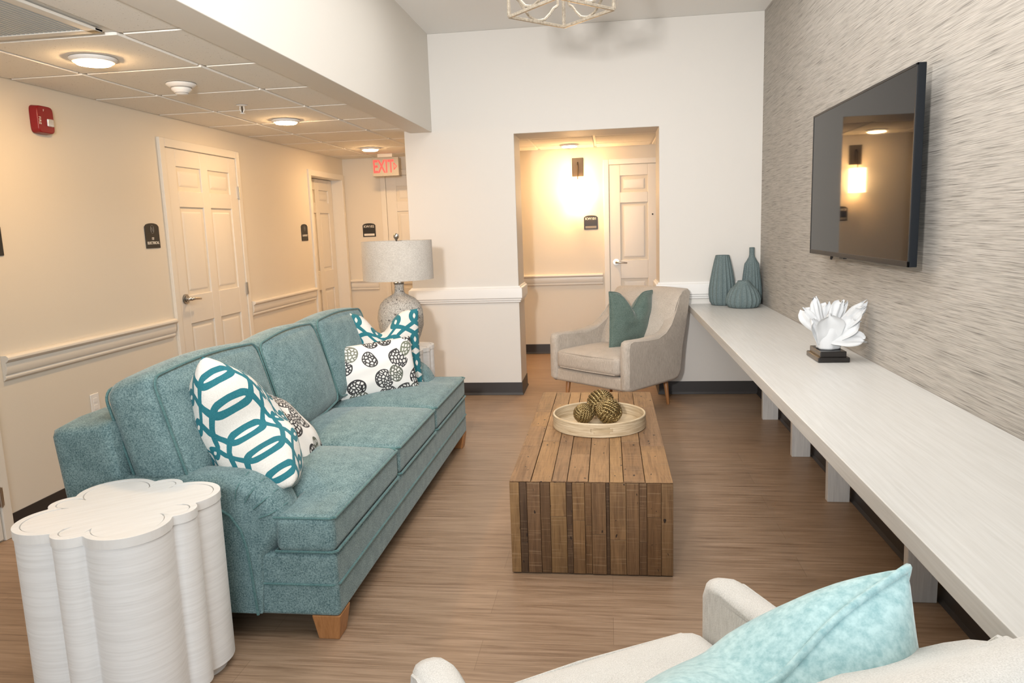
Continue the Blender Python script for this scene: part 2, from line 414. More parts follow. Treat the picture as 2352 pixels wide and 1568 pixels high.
# corridor ceiling: lay-in tiles on a grid
b = MB().box((XL, YN, ZL + .012), (SX0, YE, ZL + .3), 1).box((SX0, YT, ZL + .012), (2.2, YE, ZL + .3), 1).box((SX0, YB, ZL + .012), (PX + .02, YT, ZL + .3), 1)
gy = [2.83 + .615*k for k in range(-9, 10)]; gx = [-1.90 - .62, -1.90]
gx_all = [XL] + gx + [SX0]
def tiles(xs, ys):
    for i in range(len(xs) - 1):
        for j in range(len(ys) - 1):
            x0, x1, y0, y1 = xs[i] + .011, xs[i + 1] - .011, ys[j] + .011, ys[j + 1] - .011
            if xs[i] == gx[0] and abs(ys[j + 1] - 2.83) < .01: continue
            b.add([(x0, y0, ZL + .011), (x1, y0, ZL + .011), (x1, y1, ZL + .011), (x0, y1, ZL + .011), (x0 + .004, y0 + .004, ZL), (x1 - .004, y0 + .004, ZL), (x1 - .004, y1 - .004, ZL), (x0 + .004, y1 - .004, ZL)],
                  [(4, 7, 6, 5), (0, 4, 5, 1), (1, 5, 6, 2), (2, 6, 7, 3), (3, 7, 4, 0)])
ys = [y for y in gy if y < YE - .2] + [YE]
tiles(gx_all, ys)
tiles([SX0 + .0, -1.02, -.72, -.10 - .02, .46, 1.07, 1.7, 2.2], [YT, 7.13, 7.745, YE])
struct(b.build('ceiling_corridor', [M['tile'], M['tbar']]), 'lay-in acoustic tile ceiling of the corridor', 'ceiling')

# rails and skirting
railP = [(0, .885), (.03, .885), (.042, .876), (.043, .864), (.032, .853), (.024, .849), (.027, .822), (.022, .795), (.013, .786), (.018, .778), (.016, .768), (.008, .762), (0, .757)]
def rail_left(y0, y1, n):
    o = MB().sweep([(XL - .001, y0), (XL, y0), (XL, y1), (XL - .001, y1)][1:3], railP).build('trim_%d' % n, M['trim'], bevel=.002)
    return o
struct(rail_left(3.17, 4.61, 1), 'cream moulded chair rail left of the electrical room door', 'chair rail')
struct(rail_left(5.73, 7.07, 2), 'cream moulded chair rail between the two corridor doors', 'chair rail')
struct(MB().sweep([(XL + .02, YE), (-2.585, YE)], railP).build('trim_3', M['trim'], bevel=.002), 'short cream chair rail under the KW102 sign', 'chair rail')
struct(MB().sweep([(-1.5, YE), (-.06, YE)], railP).build('trim_4', M['trim'], bevel=.002), 'cream chair rail seen through the doorway opening', 'chair rail')
railB = [(0, .930), (.010, .930), (.016, .918), (.026, .914), (.030, .906), (.030, .832), (.022, .825), (.022, .814), (.014, .808), (.014, .797), (.006, .791), (0, .790)]
struct(MB().sweep([(PX, YT), (PX, YB), (OX0, YB), (OX0, YT)], railB).build('trim_5', M['trimw'], bevel=.0015), 'white chair rail wrapping the wall beside the doorway opening', 'chair rail')
struct(MB().sweep([(OX1, YT), (OX1, YB), (XR - .005, YB)], railB).build('trim_6', M['trimw'], bevel=.0015), 'white chair rail behind the blue-grey vases', 'chair rail')
bsP = [(0, .108), (.005, .108), (.006, .02), (.014, .002), (0, .002)]
def base(n, path, lab): struct(MB().sweep(path, bsP).build('baseboard_' + n, M['base']), lab, 'baseboard')
base('back', [(PX, YT), (PX, YB), (OX0, YB), (OX0, YT)], 'dark rubber base on the wall left of the opening')
base('back_right', [(OX1, YT), (OX1, YB), (XR, YB)], 'dark rubber base behind the far armchair')
base('right', [(XR, YB), (XR, YN)], 'dark rubber base under the long counter')
base('left', [(XL, 3.10), (XL, 4.65)], 'dark rubber base along the left corridor wall')
base('left_far', [(XL, 5.70), (XL, 7.10)], 'dark rubber base between the two corridor doors')
base('end', [(XL, YE), (-2.54, YE)], 'dark rubber base below the KW102 sign')
base('end_right', [(-1.4, YE), (-.05, YE)], 'dark rubber base seen through the opening')

# ------------------------------------------------------------------ doors
def door(n, org, right, out, W, H, label, handle_left=True, recess=0.0, hinges=True, peep=False, lever='steel', fw=.062):
    """org: lower left corner of the slab on the wall; right: along wall; out: away from wall"""
    root = bpy.data.objects.new('door_%d' % n, None); C.objects.link(root); root.location = org; struct(root, label, 'door')
    R = Vector(right); O = Vector(out); U = Vector((0, 0, 1))
    def P(p): return R*p.x + O*p.y + U*p.z
    d0 = -recess
    s_ = MB(); t0, t1 = d0 - .005, d0 + .012
    s_.box((0, d0 - .035, .008), (W, t0, H), rot=P)
    st = .115; rails = [(.008, .22), (.22 + .60, .22 + .60 + .20), (.22 + .60 + .20 + .66 - .05, .22 + .60 + .20 + .66 + .06), (H - .115, H)]
    cols = [(0, st), (W/2 - .05, W/2 + .05), (W - st, W)]
    for a, c in cols: s_.box((a, t0 - .002, .008), (c, t1, H), rot=P)
    for a, c in rails:
        for k in range(2): s_.box((cols[k][1] - .001, t0 - .002, a), (cols[k + 1][0] + .001, t1, c), rot=P)
    for k in range(2):
        for j in range(3):
            x0, x1 = cols[k][1], cols[k + 1][0]; z0, z1 = rails[j][1], rails[j + 1][0]
            q = .022; e = .045
            vs = [(x0 + q, t0, z0 + q), (x1 - q, t0, z0 + q), (x1 - q, t0, z1 - q), (x0 + q, t0, z1 - q), (x0 + e, t1 - .002, z0 + e), (x1 - e, t1 - .002, z0 + e), (x1 - e, t1 - .002, z1 - e), (x0 + e, t1 - .002, z1 - e)]
            s_.add([P(Vector(v)) for v in vs], [(4, 5, 6, 7), (0, 1, 5, 4), (1, 2, 6, 5), (2, 3, 7, 6), (3, 0, 4, 7)])
    s_.build('door_slab', M['door'], root, bevel=.004)
    f = MB(); fo = .02; gap = .004
    for x0, x1 in ((-fw, -gap), (W + gap, W + fw)): f.box((x0, -recess - .03, 0), (x1, fo, H + fw), rot=P)
    f.box((-gap, -recess - .03, H + gap), (W + gap, fo, H + fw), rot=P)
    f.box((-.012, d0 - .045, 0), (W + .012, d0 - .037, H + .02), 1, rot=P)
    f.build('door_frame', [M['trim'], M['dark']], root, bevel=.004)
    hx = .065 if handle_left else W - .065; sg = 1 if handle_left else -1; hz = 1.0
    h = MB(); ring = []
    def disc(r, y0, y1, cx, cz, sgm=24):
        poly = [(cx + r*math.cos(2*PI*i/sgm), cz + r*math.sin(2*PI*i/sgm)) for i in range(sgm)]
        h.prism(poly, y0, y1, lambda x, z, y: P(Vector((x, y, z))))
    disc(.034, t1, t1 + .012, hx, hz); disc(.022, t1 + .012, t1 + .02, hx, hz); disc(.012, t1, t1 + .055, hx, hz)
    h.tube([P(Vector((hx - sg*.008, t1 + .052, hz))), P(Vector((hx + sg*.03, t1 + .056, hz))), P(Vector((hx + sg*.08, t1 + .054, hz - .004))), P(Vector((hx + sg*.115, t1 + .050, hz - .008)))], lambda t: .011 - .004*t, 10)
    h.build('door_handle', M[lever], root, smooth=True)
    if hinges:
        for z in (.22, 1.0, 1.76):
            hb = MB(); hxx = W + .004 if handle_left else -.004
            hb.tube([P(Vector((hxx, .020, z - .05))), P(Vector((hxx, .020, z + .05)))], .0075, 10)
            hb.box((hxx - .016, t1, z - .045), (hxx + .016, .0225, z + .045), rot=P)
            hb.build('hinge', M['steel'], root, smooth=False)
    if peep:
        pb = MB(); pb.prism([(W/2 + .009*math.cos(a*PI/8), 1.50 + .009*math.sin(a*PI/8)) for a in range(16)], t1, t1 + .004, lambda x, z, y: P(Vector((x, y, z))))
        pb.build('peephole', M['bronze'], root)
    return root
door(1, (XL, 4.705, 0), (0, 1, 0), (1, 0, 0), .945, 2.02, 'white six-panel door right of the electrical room sign', True)
door(2, (XL, 7.165, 0), (0, 1, 0), (1, 0, 0), .86, 1.985, 'white six-panel door recessed in the corridor near the corner', True, recess=.12, hinges=False)
door(3, (XL, 2.12, 0), (0, 1, 0), (1, 0, 0), .91, 2.02, 'white door cut off by the left edge of the photo', True)
door(4, (-2.44, YE, 0), (1, 0, 0), (0, -1, 0), .91, 2.02, 'white panel door beyond the exit sign', False, hinges=False)
door(5, (.02, YE, 0), (1, 0, 0), (0, -1, 0), .91, 2.03, 'white panel door with peephole seen through the opening', True, hinges=False, peep=True)

# ------------------------------------------------------------------ wall signs
def arch(w_, h_, rise, n=10):
    pts = [(-w_/2, -h_/2), (w_/2, -h_/2)]
    top = h_/2 - rise
    for i in range(n + 1):
        t = 1 - 2*i/n; pts.append((t*w_/2, top + rise*(1 - t*t)**.5 if abs(t) < 1 else top))
    return pts
def sign(label, c, right, out, kind):
    root = thing('room_sign', label, 'sign', c, 0, None)
    R = Vector(right); O = Vector(out); U = Vector((0, 0, 1))
    W, H = (.148, .150) if kind[0] != 'tall' else (.148, .16)
    MB().prism(arch(W, H, .022), 0, .006, lambda x, z, y: R*x + U*z + O*y).build('sign_plate', M['signbk'], root, bevel=.0015)
    def T(s, size, z, sx=1, x=0, m='signtx', fat=.0): text(s, size, R*x + U*z + O*.0066, R, U, M[m], 'sign_lettering', root, .0006, sx, fat=fat)
    if kind[0] == 'unit':
        T(kind[1], .036, .038, 1.05, 0, fat=.0006)
        MB().box((-.060, .006, -.064), (.060, .0085, -.040), rot=lambda p: R*p.x + O*p.y + U*p.z).build('name_strip', M['signtx'] if kind[2] else M['signgr'], root, bevel=.001)
    else:
        e = MB(); e.tube([R*(.019*math.cos(a*PI/12)) + U*(.040 + .026*math.sin(a*PI/12)) + O*.0068 for a in range(24)], .0012, 5, True)
        e.bar(R*-.010 + U*.024 + O*.0068, R*-.010 + U*.056 + O*.0068, .0028, .0016, O); e.bar(R*.010 + U*.024 + O*.0068, R*.010 + U*.056 + O*.0068, .0028, .0016, O)
        e.bar(R*-.010 + U*.056 + O*.0068, R*.010 + U*.024 + O*.0068, .003, .0016, O)
        e.build('emblem', M['signgr'], root)
        for s_, sz, z in kind[1]: T(s_, sz, z, kind[2], fat=.0005)
    return root
sign('black arched sign reading ELECTRICAL beside the left corridor door', (XL, 4.485, 1.441), (0, 1, 0), (1, 0, 0), ('tall', [('IT/', .022, -.020), ('ELECTRICAL', .024, -.047)], .95))
sign('black arched sign reading LAUNDRY beside the recessed corridor door', (XL, 6.93, 1.432), (0, 1, 0), (1, 0, 0), ('tall', [('LAUNDRY', .026, -.030)], 1.0))
sign('black sign sliver at the left edge of the photo', (XL, 3.20, 1.445), (0, 1, 0), (1, 0, 0), ('tall', [], 1))
sign('black arched room sign reading KW102 below the exit sign', (-2.665, YE, 1.436), (1, 0, 0), (0, -1, 0), ('unit', 'KW102', True))
sign('black arched room sign reading KW101 under the wall sconce', (-.182, YE, 1.436), (1, 0, 0), (0, -1, 0), ('unit', 'KW101', False))

# ------------------------------------------------------------------ exit sign, alarm, ceiling devices
t = thing('exit_sign', 'hanging exit sign with glowing red letters and arrow', 'exit sign', (-2.318, 7.75, 2.09))
MB().box((-.143, -.02, -.098), (.143, .02, .098)).build('sign_housing', plain('sign_housing_shaded', (.40, .37, .325), .5), t, bevel=.004)  # backlit face: its shade is put into the housing colour
MB().box((-.08, -.025, .098), (.08, .025, ZL - 2.09)).build('ceiling_canopy', M['trim'], t, bevel=.002)
text('EXIT', .185, (-.022, -.0205, -.004), (1, 0, 0), (0, 0, 1), M['exitred'], 'exit_letters', t, .001, .60, fat=.004)
b = MB(); b.bar((.092, -.021, .034), (.122, -.021, 0), .010, .002, (0, 1, 0)); b.bar((.122, -.021, 0), (.092, -.021, -.034), .010, .002, (0, 1, 0)); b.bar((.092, -.021, .036), (.092, -.021, -.036), .008, .002, (0, 1, 0))
b.build('arrow', M['exitred'], t)

t = thing('fire_alarm', 'red fire alarm strobe high on the left wall', 'fire alarm', (XL, 3.62, 2.05))
rr = [( .062*(1 if c > 0 else -1)*abs(c)**.35, .073*(1 if s > 0 else -1)*abs(s)**.35) for c, s in [(math.cos(k*PI/20), math.sin(k*PI/20)) for k in range(40)]]
MB().prism(rr, 0, .045, lambda y, z, x: (x, y, z), s1=.93).build('alarm_body', M['red'], t, bevel=.006)
MB().box((.041, .002, -.034), (.054, .046, .006)).build('strobe', M['chrome'], t, bevel=.006)
text('FIRE', .022, (.046, -.045, -.008), (0, 0, -1), (0, 1, 0), M['signtx'], 'alarm_lettering', t, .0005)
text('F', .016, (.046, -.012, .045), (0, 1, 0), (0, 0, 1), M['signtx'], 'alarm_lettering', t, .0005)

def downlight(label, x, y):
    t = thing('recessed_light', label, 'ceiling light', (x, y, ZL), 0, 'recessed disc lights of the corridor ceilings')
    MB().lathe([(.098, 0), (.098, -.006), (.090, -.016), (.080, -.019), (.0, -.019)], 40).build('light_trim', M['white'], t, smooth=True)
    MB().lathe([(.074, -.0192), (.070, -.026), (.05, -.029), (0, -.030)], 40, caps=False).build('light_lens', M['lens'], t, smooth=True)
downlight('large lit ceiling disc nearest the fire alarm', -2.26, 3.17)
downlight('lit ceiling disc midway along the corridor beyond the sprinkler', -2.26, 5.17)
downlight('lit ceiling disc just above the exit sign', -2.285, 7.15)
downlight('lit ceiling disc seen through the doorway opening', -.378, 7.72)

t = thing('smoke_detector', 'round white smoke detector on the corridor ceiling', 'smoke detector', (-2.215, 3.785, ZL))
MB().lathe([(.075, 0), (.075, -.008), (.060, -.020), (.052, -.022)], 32).build('mounting_ring', M['white'], t, smooth=True)
MB().lathe([(.052, -.020), (.050, -.034), (.034, -.048), (.030, -.056), (0, -.058)], 32).build('sensor_housing', M['white'], t, smooth=True)
MB().lathe([(.0345, -.044), (.0335, -.050)], 32, caps=False).build('sensor_vent', M['dark'], t)
t = thing('sprinkler_head', 'small pendent sprinkler beyond the smoke detector', 'sprinkler', (-2.245, 4.50, ZL))
MB().lathe([(.036, 0), (.034, -.004), (.018, -.008)], 24).build('escutcheon', M['white'], t, smooth=True)
b = MB(); b.tube([(-.012, 0, -.006), (-.014, 0, -.03), (0, 0, -.05)], .003, 6).tube([(.012, 0, -.006), (.014, 0, -.03), (0, 0, -.05)], .003, 6).lathe([(.016, -.050), (.016, -.053)], 16)
b.build('deflector', M['white'], t)
MB().tube([(0, 0, -.006), (0, 0, -.046)], .004, 8).build('bulb', M['dark'], t)

t = thing('air_grille', 'slotted metal return air grille in the ceiling corner', 'vent', (-2.225, 2.495, ZL))
b = MB(); h = .292
for a, c in (((-h, -h), (h, -h + .045)), ((-h, h - .045), (h, h)), ((-h, -h), (-h + .045, h)), ((h - .045, -h), (h, h))): b.box((a[0], a[1], -.006), (c[0], c[1], .006))
b.build('grille_frame', M['tbar'], t, bevel=.003)
MB().box((-h, -h, .02), (h, h, .024)).build('duct_opening', M['dark'], t)
b = MB()
for k in range(26):
    x = -h + .05 + k*(2*h - .1)/25; b.box((x - .0062, -h + .04, -.003), (x + .0062, h - .04, .006))
b.build('louvres', plain('grey_louvre', (.50, .55, .58), .4, .2), t)

t = thing('wall_outlet', 'white outlet plate peeking out behind the sofa', 'outlet', (XL, 3.775, .50))
MB().box((0, -.035, -.058), (.006, .035, .058)).build('cover_plate', M['white'], t, bevel=.003)
b = MB()
for z in (-.02, .02): b.box((.004, -.016, z - .014), (.0075, .016, z + .014))
b.build('socket_face', M['trimw'], t, bevel=.002)

t = thing('wall_sconce', 'bronze wall sconce with glowing shade seen through the opening', 'wall lamp', (-.312, YE, 1.62))
MB().box((-.060, -.022, .305), (.060, 0, .500)).build('backplate', M['bronze'], t, bevel=.003)
b = MB(); b.tube([(0, -.022, .45), (0, -.045, .45), (0, -.078, .42), (0, -.090, .34), (0, -.090, .22)], .006, 8); b.box((-.006, -.03, .33), (.006, -.02, .46))
b.build('arm', M['bronze'], t)
b = MB(); b.lathe([(.080, .022), (.080, .265)], 40, (0, -.090, 0), caps=False)
b.build('lamp_shade', M['shadeglow'], t, solid=.003, smooth=True)

# ------------------------------------------------------------------ pendant lantern
t = thing('pendant_lantern', 'champagne silver square lantern pendant hanging from ceiling', 'pendant light', (-.197, 3.525, 2.365), math.radians(45))
hs = .1675; hh = .36; bw = .0125
b = MB()
for z in (0, hh):
    for i in range(4):
        p = [(-hs, -hs), (hs, -hs), (hs, hs), (-hs, hs)]; a, c = p[i], p[(i + 1) % 4]; b.bar((*a, z), (*c, z), bw)
for sx in (-1, 1):
    for sy in (-1, 1): b.bar((sx*hs, sy*hs, 0), (sx*hs, sy*hs, hh), bw)
b.bar((-hs, 0, hh), (hs, 0, hh), bw); b.bar((0, -hs, hh), (0, hs, hh), bw)
b.build('lantern_frame', M['gild'], t, bevel=.0015)
half = [(-.78, .5), (-.78, .30), (-.78, .255), (-.74, .235), (-.62, .20), (-.46, .11), (-.28, .035), (-.12, .008), (0, 0)]
q = [(x, z) for x, z in half] + [(-x, z) for x, z in half[-2::-1]]
loop = q + [(x, 1 - z) for x, z in q[-2:0:-1]]
for i in range(4):
    a = i*PI/2; ca, sa = math.cos(a), math.sin(a)
    b = MB(); pts = []
    for x, z in loop:
        X, Y = x*hs, -hs; pts.append((X*ca - Y*sa, X*sa + Y*ca, bw/2 + z*(hh - bw)))
    b.tube(pts, .0068, 6, True); b.build('quatrefoil_panel', M['gild'], t)
b = MB(); b.tube([(0, 0, .09), (0, 0, hh)], .007, 10).lathe([(.0, .055), (.010, .060), (.012, .072), (.006, .080), (.030, .088), (.034, .096), (.010, .106)], 20)
for i in range(4):
    a = PI/4 + i*PI/2; x, y = math.cos(a), math.sin(a)
    b.tube([(0, 0, .10), (.03*x, .03*y, .085), (.065*x, .065*y, .095), (.075*x, .075*y, .125)], .0045, 8); b.lathe([(.016, .122), (.018, .128)], 14, (.075*x, .075*y, 0))
b.build('candle_arms', M['gild'], t, smooth=False)
for i in range(4):
    a = PI/4 + i*PI/2; x, y = .075*math.cos(a), .075*math.sin(a)
    c = MB().lathe([(.010, .128), (.010, .200)], 14, (x, y, 0)).build('candle_sleeve', M['white'], t, smooth=False)
    MB().lathe([(.006, .200), (.015, .222), (.013, .245), (.003, .272), (0, .275)], 14, (x, y, 0)).build('bulb', plain('frosted_bulb', (.8, .78, .74), .3), c, smooth=True)
b = MB()
zt = ZC - 2.365
for k in range(6):
    z0 = hh + k*(zt - .03 - hh)/6; z1 = hh + (k + 1)*(zt - .03 - hh)/6 + .008
    pts = [(.009*math.cos(u*PI/6)*(1 if k % 2 else 0), .009*math.cos(u*PI/6)*(0 if k % 2 else 1), (z0 + z1)/2 + (z1 - z0)/2*math.sin(u*PI/6)) for u in range(12)]
    b.tube(pts, .0025, 5, True)
b.build('chain', M['gild'], t)
MB().lathe([(.020, zt - .035), (.062, zt - .02), (.065, zt)], 28).build('ceiling_canopy', M['gild'], t, smooth=True)

# ------------------------------------------------------------------ soft shapes
def rbox(hx, hy, hz, r, n=10, crown=(0, 0, 0), pw=2.0):
    """rounded, crowned cushion block centred on the origin"""
    b = MB(); idx = {}
    def vert(i, j, k):
        key = (i, j, k)
        if key in idx: return idx[key]
        def g(t): t = t/n*2 - 1; return math.copysign(abs(t)**.8, t)
        p = Vector((g(i)*hx, g(j)*hy, g(k)*hz))
        q = Vector((max(-hx + r, min(hx - r, p.x)), max(-hy + r, min(hy - r, p.y)), max(-hz + r, min(hz - r, p.z))))
        d = p - q
        if d.length > 1e-9: p = q + d.normalized()*r
        u, v, w_ = p.x/hx, p.y/hy, p.z/hz
        p.z += math.copysign(crown[2], w_)*(1 - abs(u)**pw)*(1 - abs(v)**pw)*abs(w_)
        p.x += math.copysign(crown[0], u)*(1 - abs(v)**pw)*(1 - abs(w_)**pw)*abs(u)
        p.y += math.copysign(crown[1], v)*(1 - abs(u)**pw)*(1 - abs(w_)**pw)*abs(v)
        idx[key] = len(b.v); b.v.append(tuple(p)); return idx[key]
    for i in range(n):
        for j in range(n):
            for a in (0, n):
                for ax in range(3):
                    c4 = [(i, j), (i + 1, j), (i + 1, j + 1), (i, j + 1)]
                    b.f.append(tuple(vert(*((a, x, y) if ax == 0 else (x, a, y) if ax == 1 else (x, y, a))) for x, y in c4)); b.mi.append(0)
    return b
def xf(b, mat):
    b.v = [tuple(mat @ Vector(p)) for p in b.v]; return b

def cells(xs, ys, inside, ztop, zbot):
    b = MB(); T = {}; B = {}
    def tv(i, j):
        if (i, j) not in T:
            T[i, j] = len(b.v); b.v.append((xs[i], ys[j], ztop(xs[i], ys[j]))); B[i, j] = len(b.v); b.v.append((xs[i], ys[j], zbot(xs[i], ys[j])))
        return T[i, j], B[i, j]
    nx, ny = len(xs) - 1, len(ys) - 1
    on = lambda i, j: 0 <= i < nx and 0 <= j < ny and inside((xs[i] + xs[i + 1])/2, (ys[j] + ys[j + 1])/2)
    for i in range(nx):
        for j in range(ny):
            if not on(i, j): continue
            q = [tv(i, j), tv(i + 1, j), tv(i + 1, j + 1), tv(i, j + 1)]
            b.f.append(tuple(p[0] for p in q)); b.f.append(tuple(p[1] for p in reversed(q)))
            for k, (di, dj) in enumerate(((0, -1), (1, 0), (0, 1), (-1, 0))):
                if not on(i + di, j + dj):
                    a, c = q[k], q[(k + 1) % 4]; b.f.append((a[1], c[1], c[0], a[0]))
    b.mi = [0]*len(b.f); return b

def pillow(name, label, size, thick, c, u, v, mat, group=None, chop=.0, pipe=None, pinch=.06, uvoff=(0, 0), uvs=(1, 1), n=30, pw=.5, tuck=None, cat='cushion', crease=1.0, swap=False):
    """c centre, u along the top edge, v towards the top edge"""
    u = Vector(u).normalized(); v = Vector(v); v = (v - u*v.dot(u)).normalized(); nn = u.cross(v)
    W, H = size; root = thing(name, label, cat, c, 0, group)
    def pos(a, b_, s):
        x = W/2*a*(1 - pinch*(1 - b_*b_)); y = H/2*b_*(1 - pinch*(1 - a*a))
        th = thick/2*(max(0, 1 - a*a)**pw)*(max(0, 1 - b_*b_)**pw)
        if chop:
            g = math.exp(-(a/.34)**2); top = max(0, (b_ + .35)/1.35)
            y -= chop*g*top**1.6
            th *= 1 - .42*crease*math.exp(-(a/.13)**2)*top**1.4
            th += crease*thick*.12*math.exp(-((abs(a) - .42)/.22)**2)*top*max(0, 1 - b_**4)
        th *= 1 + .05*math.sin(7*a + 3*b_ + s) + .03*math.sin(11*b_ - 4*a)
        p = u*x + v*y + nn*th*s
        if tuck: p = tuck(p, a, b_)
        return p
    b = MB(); idx = {}
    f = lambda i: math.sin((i/n*2 - 1)*PI/2)*.55 + (i/n*2 - 1)*.45
    def vt(i, j, s):
        key = (i, j, s if 0 < i < n and 0 < j < n else 0)
        if key not in idx: idx[key] = len(b.v); b.v.append(tuple(pos(f(i), f(j), s)))
        return idx[key]
    for s in (1, -1):
        for i in range(n):
            for j in range(n):
                q = [(i, j), (i + 1, j), (i + 1, j + 1), (i, j + 1)]
                b.uv[len(b.f)] = [(((f(x)*.5 + .5)*W*uvs[0]/.5 + uvoff[0]), ((f(y)*.5 + .5)*H*uvs[1]/.5 + uvoff[1])) for x, y in q]
                if swap: b.uv[len(b.f)] = [(q2, p2) for p2, q2 in b.uv[len(b.f)]]
                b.f.append(tuple(vt(x, y, s) for x, y in q)); b.mi.append(0)
    me = b.build('cushion_cover', mat, root, smooth=True)
    if pipe:
        e = [pos(f(i), -1, 0) for i in range(n)] + [pos(1, f(j), 0) for j in range(n)] + [pos(f(i), 1, 0) for i in range(n, 0, -1)] + [pos(-1, f(j), 0) for j in range(n, 0, -1)]
        MB().tube(e, pipe, 7, True).build('piping', mat, root, smooth=True)
    return root

# ------------------------------------------------------------------ sofa
SX, SY = -1.44, 3.47          # sofa centre on the floor
so = thing('sofa', 'teal three-seat chenille sofa with loose back cushions', 'sofa', (SX, SY, 0))
Lx = lambda x: x - SX
Ly = lambda y: y - SY
def sb(a, c): return (Lx(a[0]), Ly(a[1]), a[2]), (Lx(c[0]), Ly(c[1]), c[2])
b = MB().box(*sb((-1.90, 2.292, .092), (-.945, 4.648, .325)))
fr = b.build('seat_base', M['teal'], so, bevel=.018, seg=4)
MB().tube([(Lx(-1.235), Ly(2.290), .212), (Lx(-.962), Ly(2.290), .212), (Lx(-.943), Ly(2.31), .212), (Lx(-.943), Ly(4.63), .212), (Lx(-.962), Ly(4.65), .212), (Lx(-1.235), Ly(4.65), .212)], .005, 6).build('welt', M['tealp'], fr)
b = rbox(.13, 1.185, .36, .05, 14)
bk = Matrix.Translation((Lx(-1.815), 0, .435)) @ Matrix.Rotation(math.radians(-6), 4, 'Y')
xf(b, bk).build('back_frame', M['teal'], so, smooth=True)
# arms: soft roll with pleated front
def arm(y0, y1, outer):
    xs0, xf_ = -1.86, -1.135
    prof = [(xs0, .10), (xs0, .585)]
    prof += [(-1.70, .590), (-1.55, .592), (-1.42, .596)]
    cx, cz, rx, rz = -1.31, .42, .185, .178
    for k in range(0, 11):
        a = PI/2 - k*PI/2/10; prof.append((cx + rx*math.cos(a), cz + rz*math.sin(a)))
    prof += [(-1.150, .36), (-1.185, .31), (-1.21, .22), (-1.225, .10)]
    n = len(prof); ym = (y0 + y1)/2; hy = (y1 - y0)/2
    b = MB(); ks = [-1, -.94, -.8, -.55, -.25, 0, .25, .55, .8, .94, 1]
    c0 = Vector((-1.42, .40))
    for t_ in ks:
        inset = .055*(1 - math.sqrt(max(0, 1 - abs(t_)**3)))
        for x, z in prof:
            p = Vector((x, z))
            if z > .2:
                d = (p - c0); d.normalize() if d.length else None
                k = min(1, (z - .2)/.12); p = p - d*inset*k
            b.v.append((Lx(p.x), Ly(ym + hy*t_), p.y))
    m = len(ks)
    for i in range(m - 1):
        for j in range(n):
            k = (j + 1) % n; b.f.append((i*n + j, i*n + k, (i + 1)*n + k, (i + 1)*n + j))
    b.f.append(tuple(range(n))); b.f.append(tuple((m - 1)*n + j for j in range(n - 1, -1, -1))); b.mi = [0]*len(b.f)
    o = b.build('arm', M['teal'], so, bevel=.012, seg=3, ang=50)
    yo = y0 if outer < 0 else y1
    yo += outer*.003
    arc = [(-1.72, .515), (-1.55, .515), (-1.44, .512), (-1.37, .50), (-1.31, .465), (-1.275, .41), (-1.258, .34), (-1.248, .22), (-1.240, .10)]
    MB().tube([(Lx(x), Ly(yo), z) for x, z in arc], .0055, 6).build('welt', M['tealp'], o)
    for k in range(4):
        a0 = math.radians(78 - k*19)
        pts = []
        for q in range(7):
            rr_ = .62 + .385*q/6
            yy = yo - outer*(.0 if q < 4 else .016*(q - 3)**1.5)
            pts.append((Lx(cx + rx*rr_*math.cos(a0)), Ly(yy), cz + rz*rr_*math.sin(a0)))
        MB().tube(pts, .0035, 5).build('pleat', M['tealp'], o)
    return o
arm(2.28, 2.485, -1); arm(4.455, 4.66, 1)
# seat cushions
def seat(y0, y1, ear0, ear1):
    e0, e1 = (y0 if not ear0 else 2.50), (y1 if not ear1 else 4.44)
    xs = [-1.62 + k*(.460)/8 for k in range(9)] + [-1.09, -1.03, -.975, -.945]
    xs = sorted(set(round(x, 4) for x in xs))
    ya, yc = y0, y1
    ys = sorted(set([round(v, 4) for v in ([ya, (ya + e0)/2] if ear0 else []) + [e0 + (e1 - e0)*k/10 for k in range(11)] + ([(yc + e1)/2, yc] if ear1 else [])]))
    xe = min(xs, key=lambda x: abs(x + 1.16))
    def inside(x, y): return (e0 < y < e1) or x > xe
    def crown(x, y):
        u = (x + 1.28)/.345; v = (y - (e0 + e1)/2)/((e1 - e0)/2)
        return max(0, 1 - u*u)*max(0, 1 - v*v)
    b = cells([x for x in xs], ys, inside, lambda x, y:   .464 + .048*crown(x, y)**.7, lambda x, y: .326)
    b.v = [(Lx(x), Ly(y), z) for x, y, z in b.v]
    o = b.build('seat_cushion', M['teal'], so, bevel=.030, seg=5, ang=50)
    g = .006
    for z in (.455, .333):
        P = [(-1.60, e0 + g), (xe, e0 + g)] + ([(xe, ya + g)] if ear0 else []) + [(-.957, ya + g), (-.942, ya + .02), (-.942, yc - .02), (-.957, yc - g)] + ([(xe, yc - g), (xe, e1 - g)] if ear1 else []) + [(-1.60, e1 - g)]
        MB().tube([(Lx(x), Ly(y), z) for x, y in P], .0055, 6).build('piping', M['tealp'], o)
    return o
seat(2.285, 3.084, True, False); seat(3.092, 3.812, False, False); seat(3.820, 4.655, False, True)
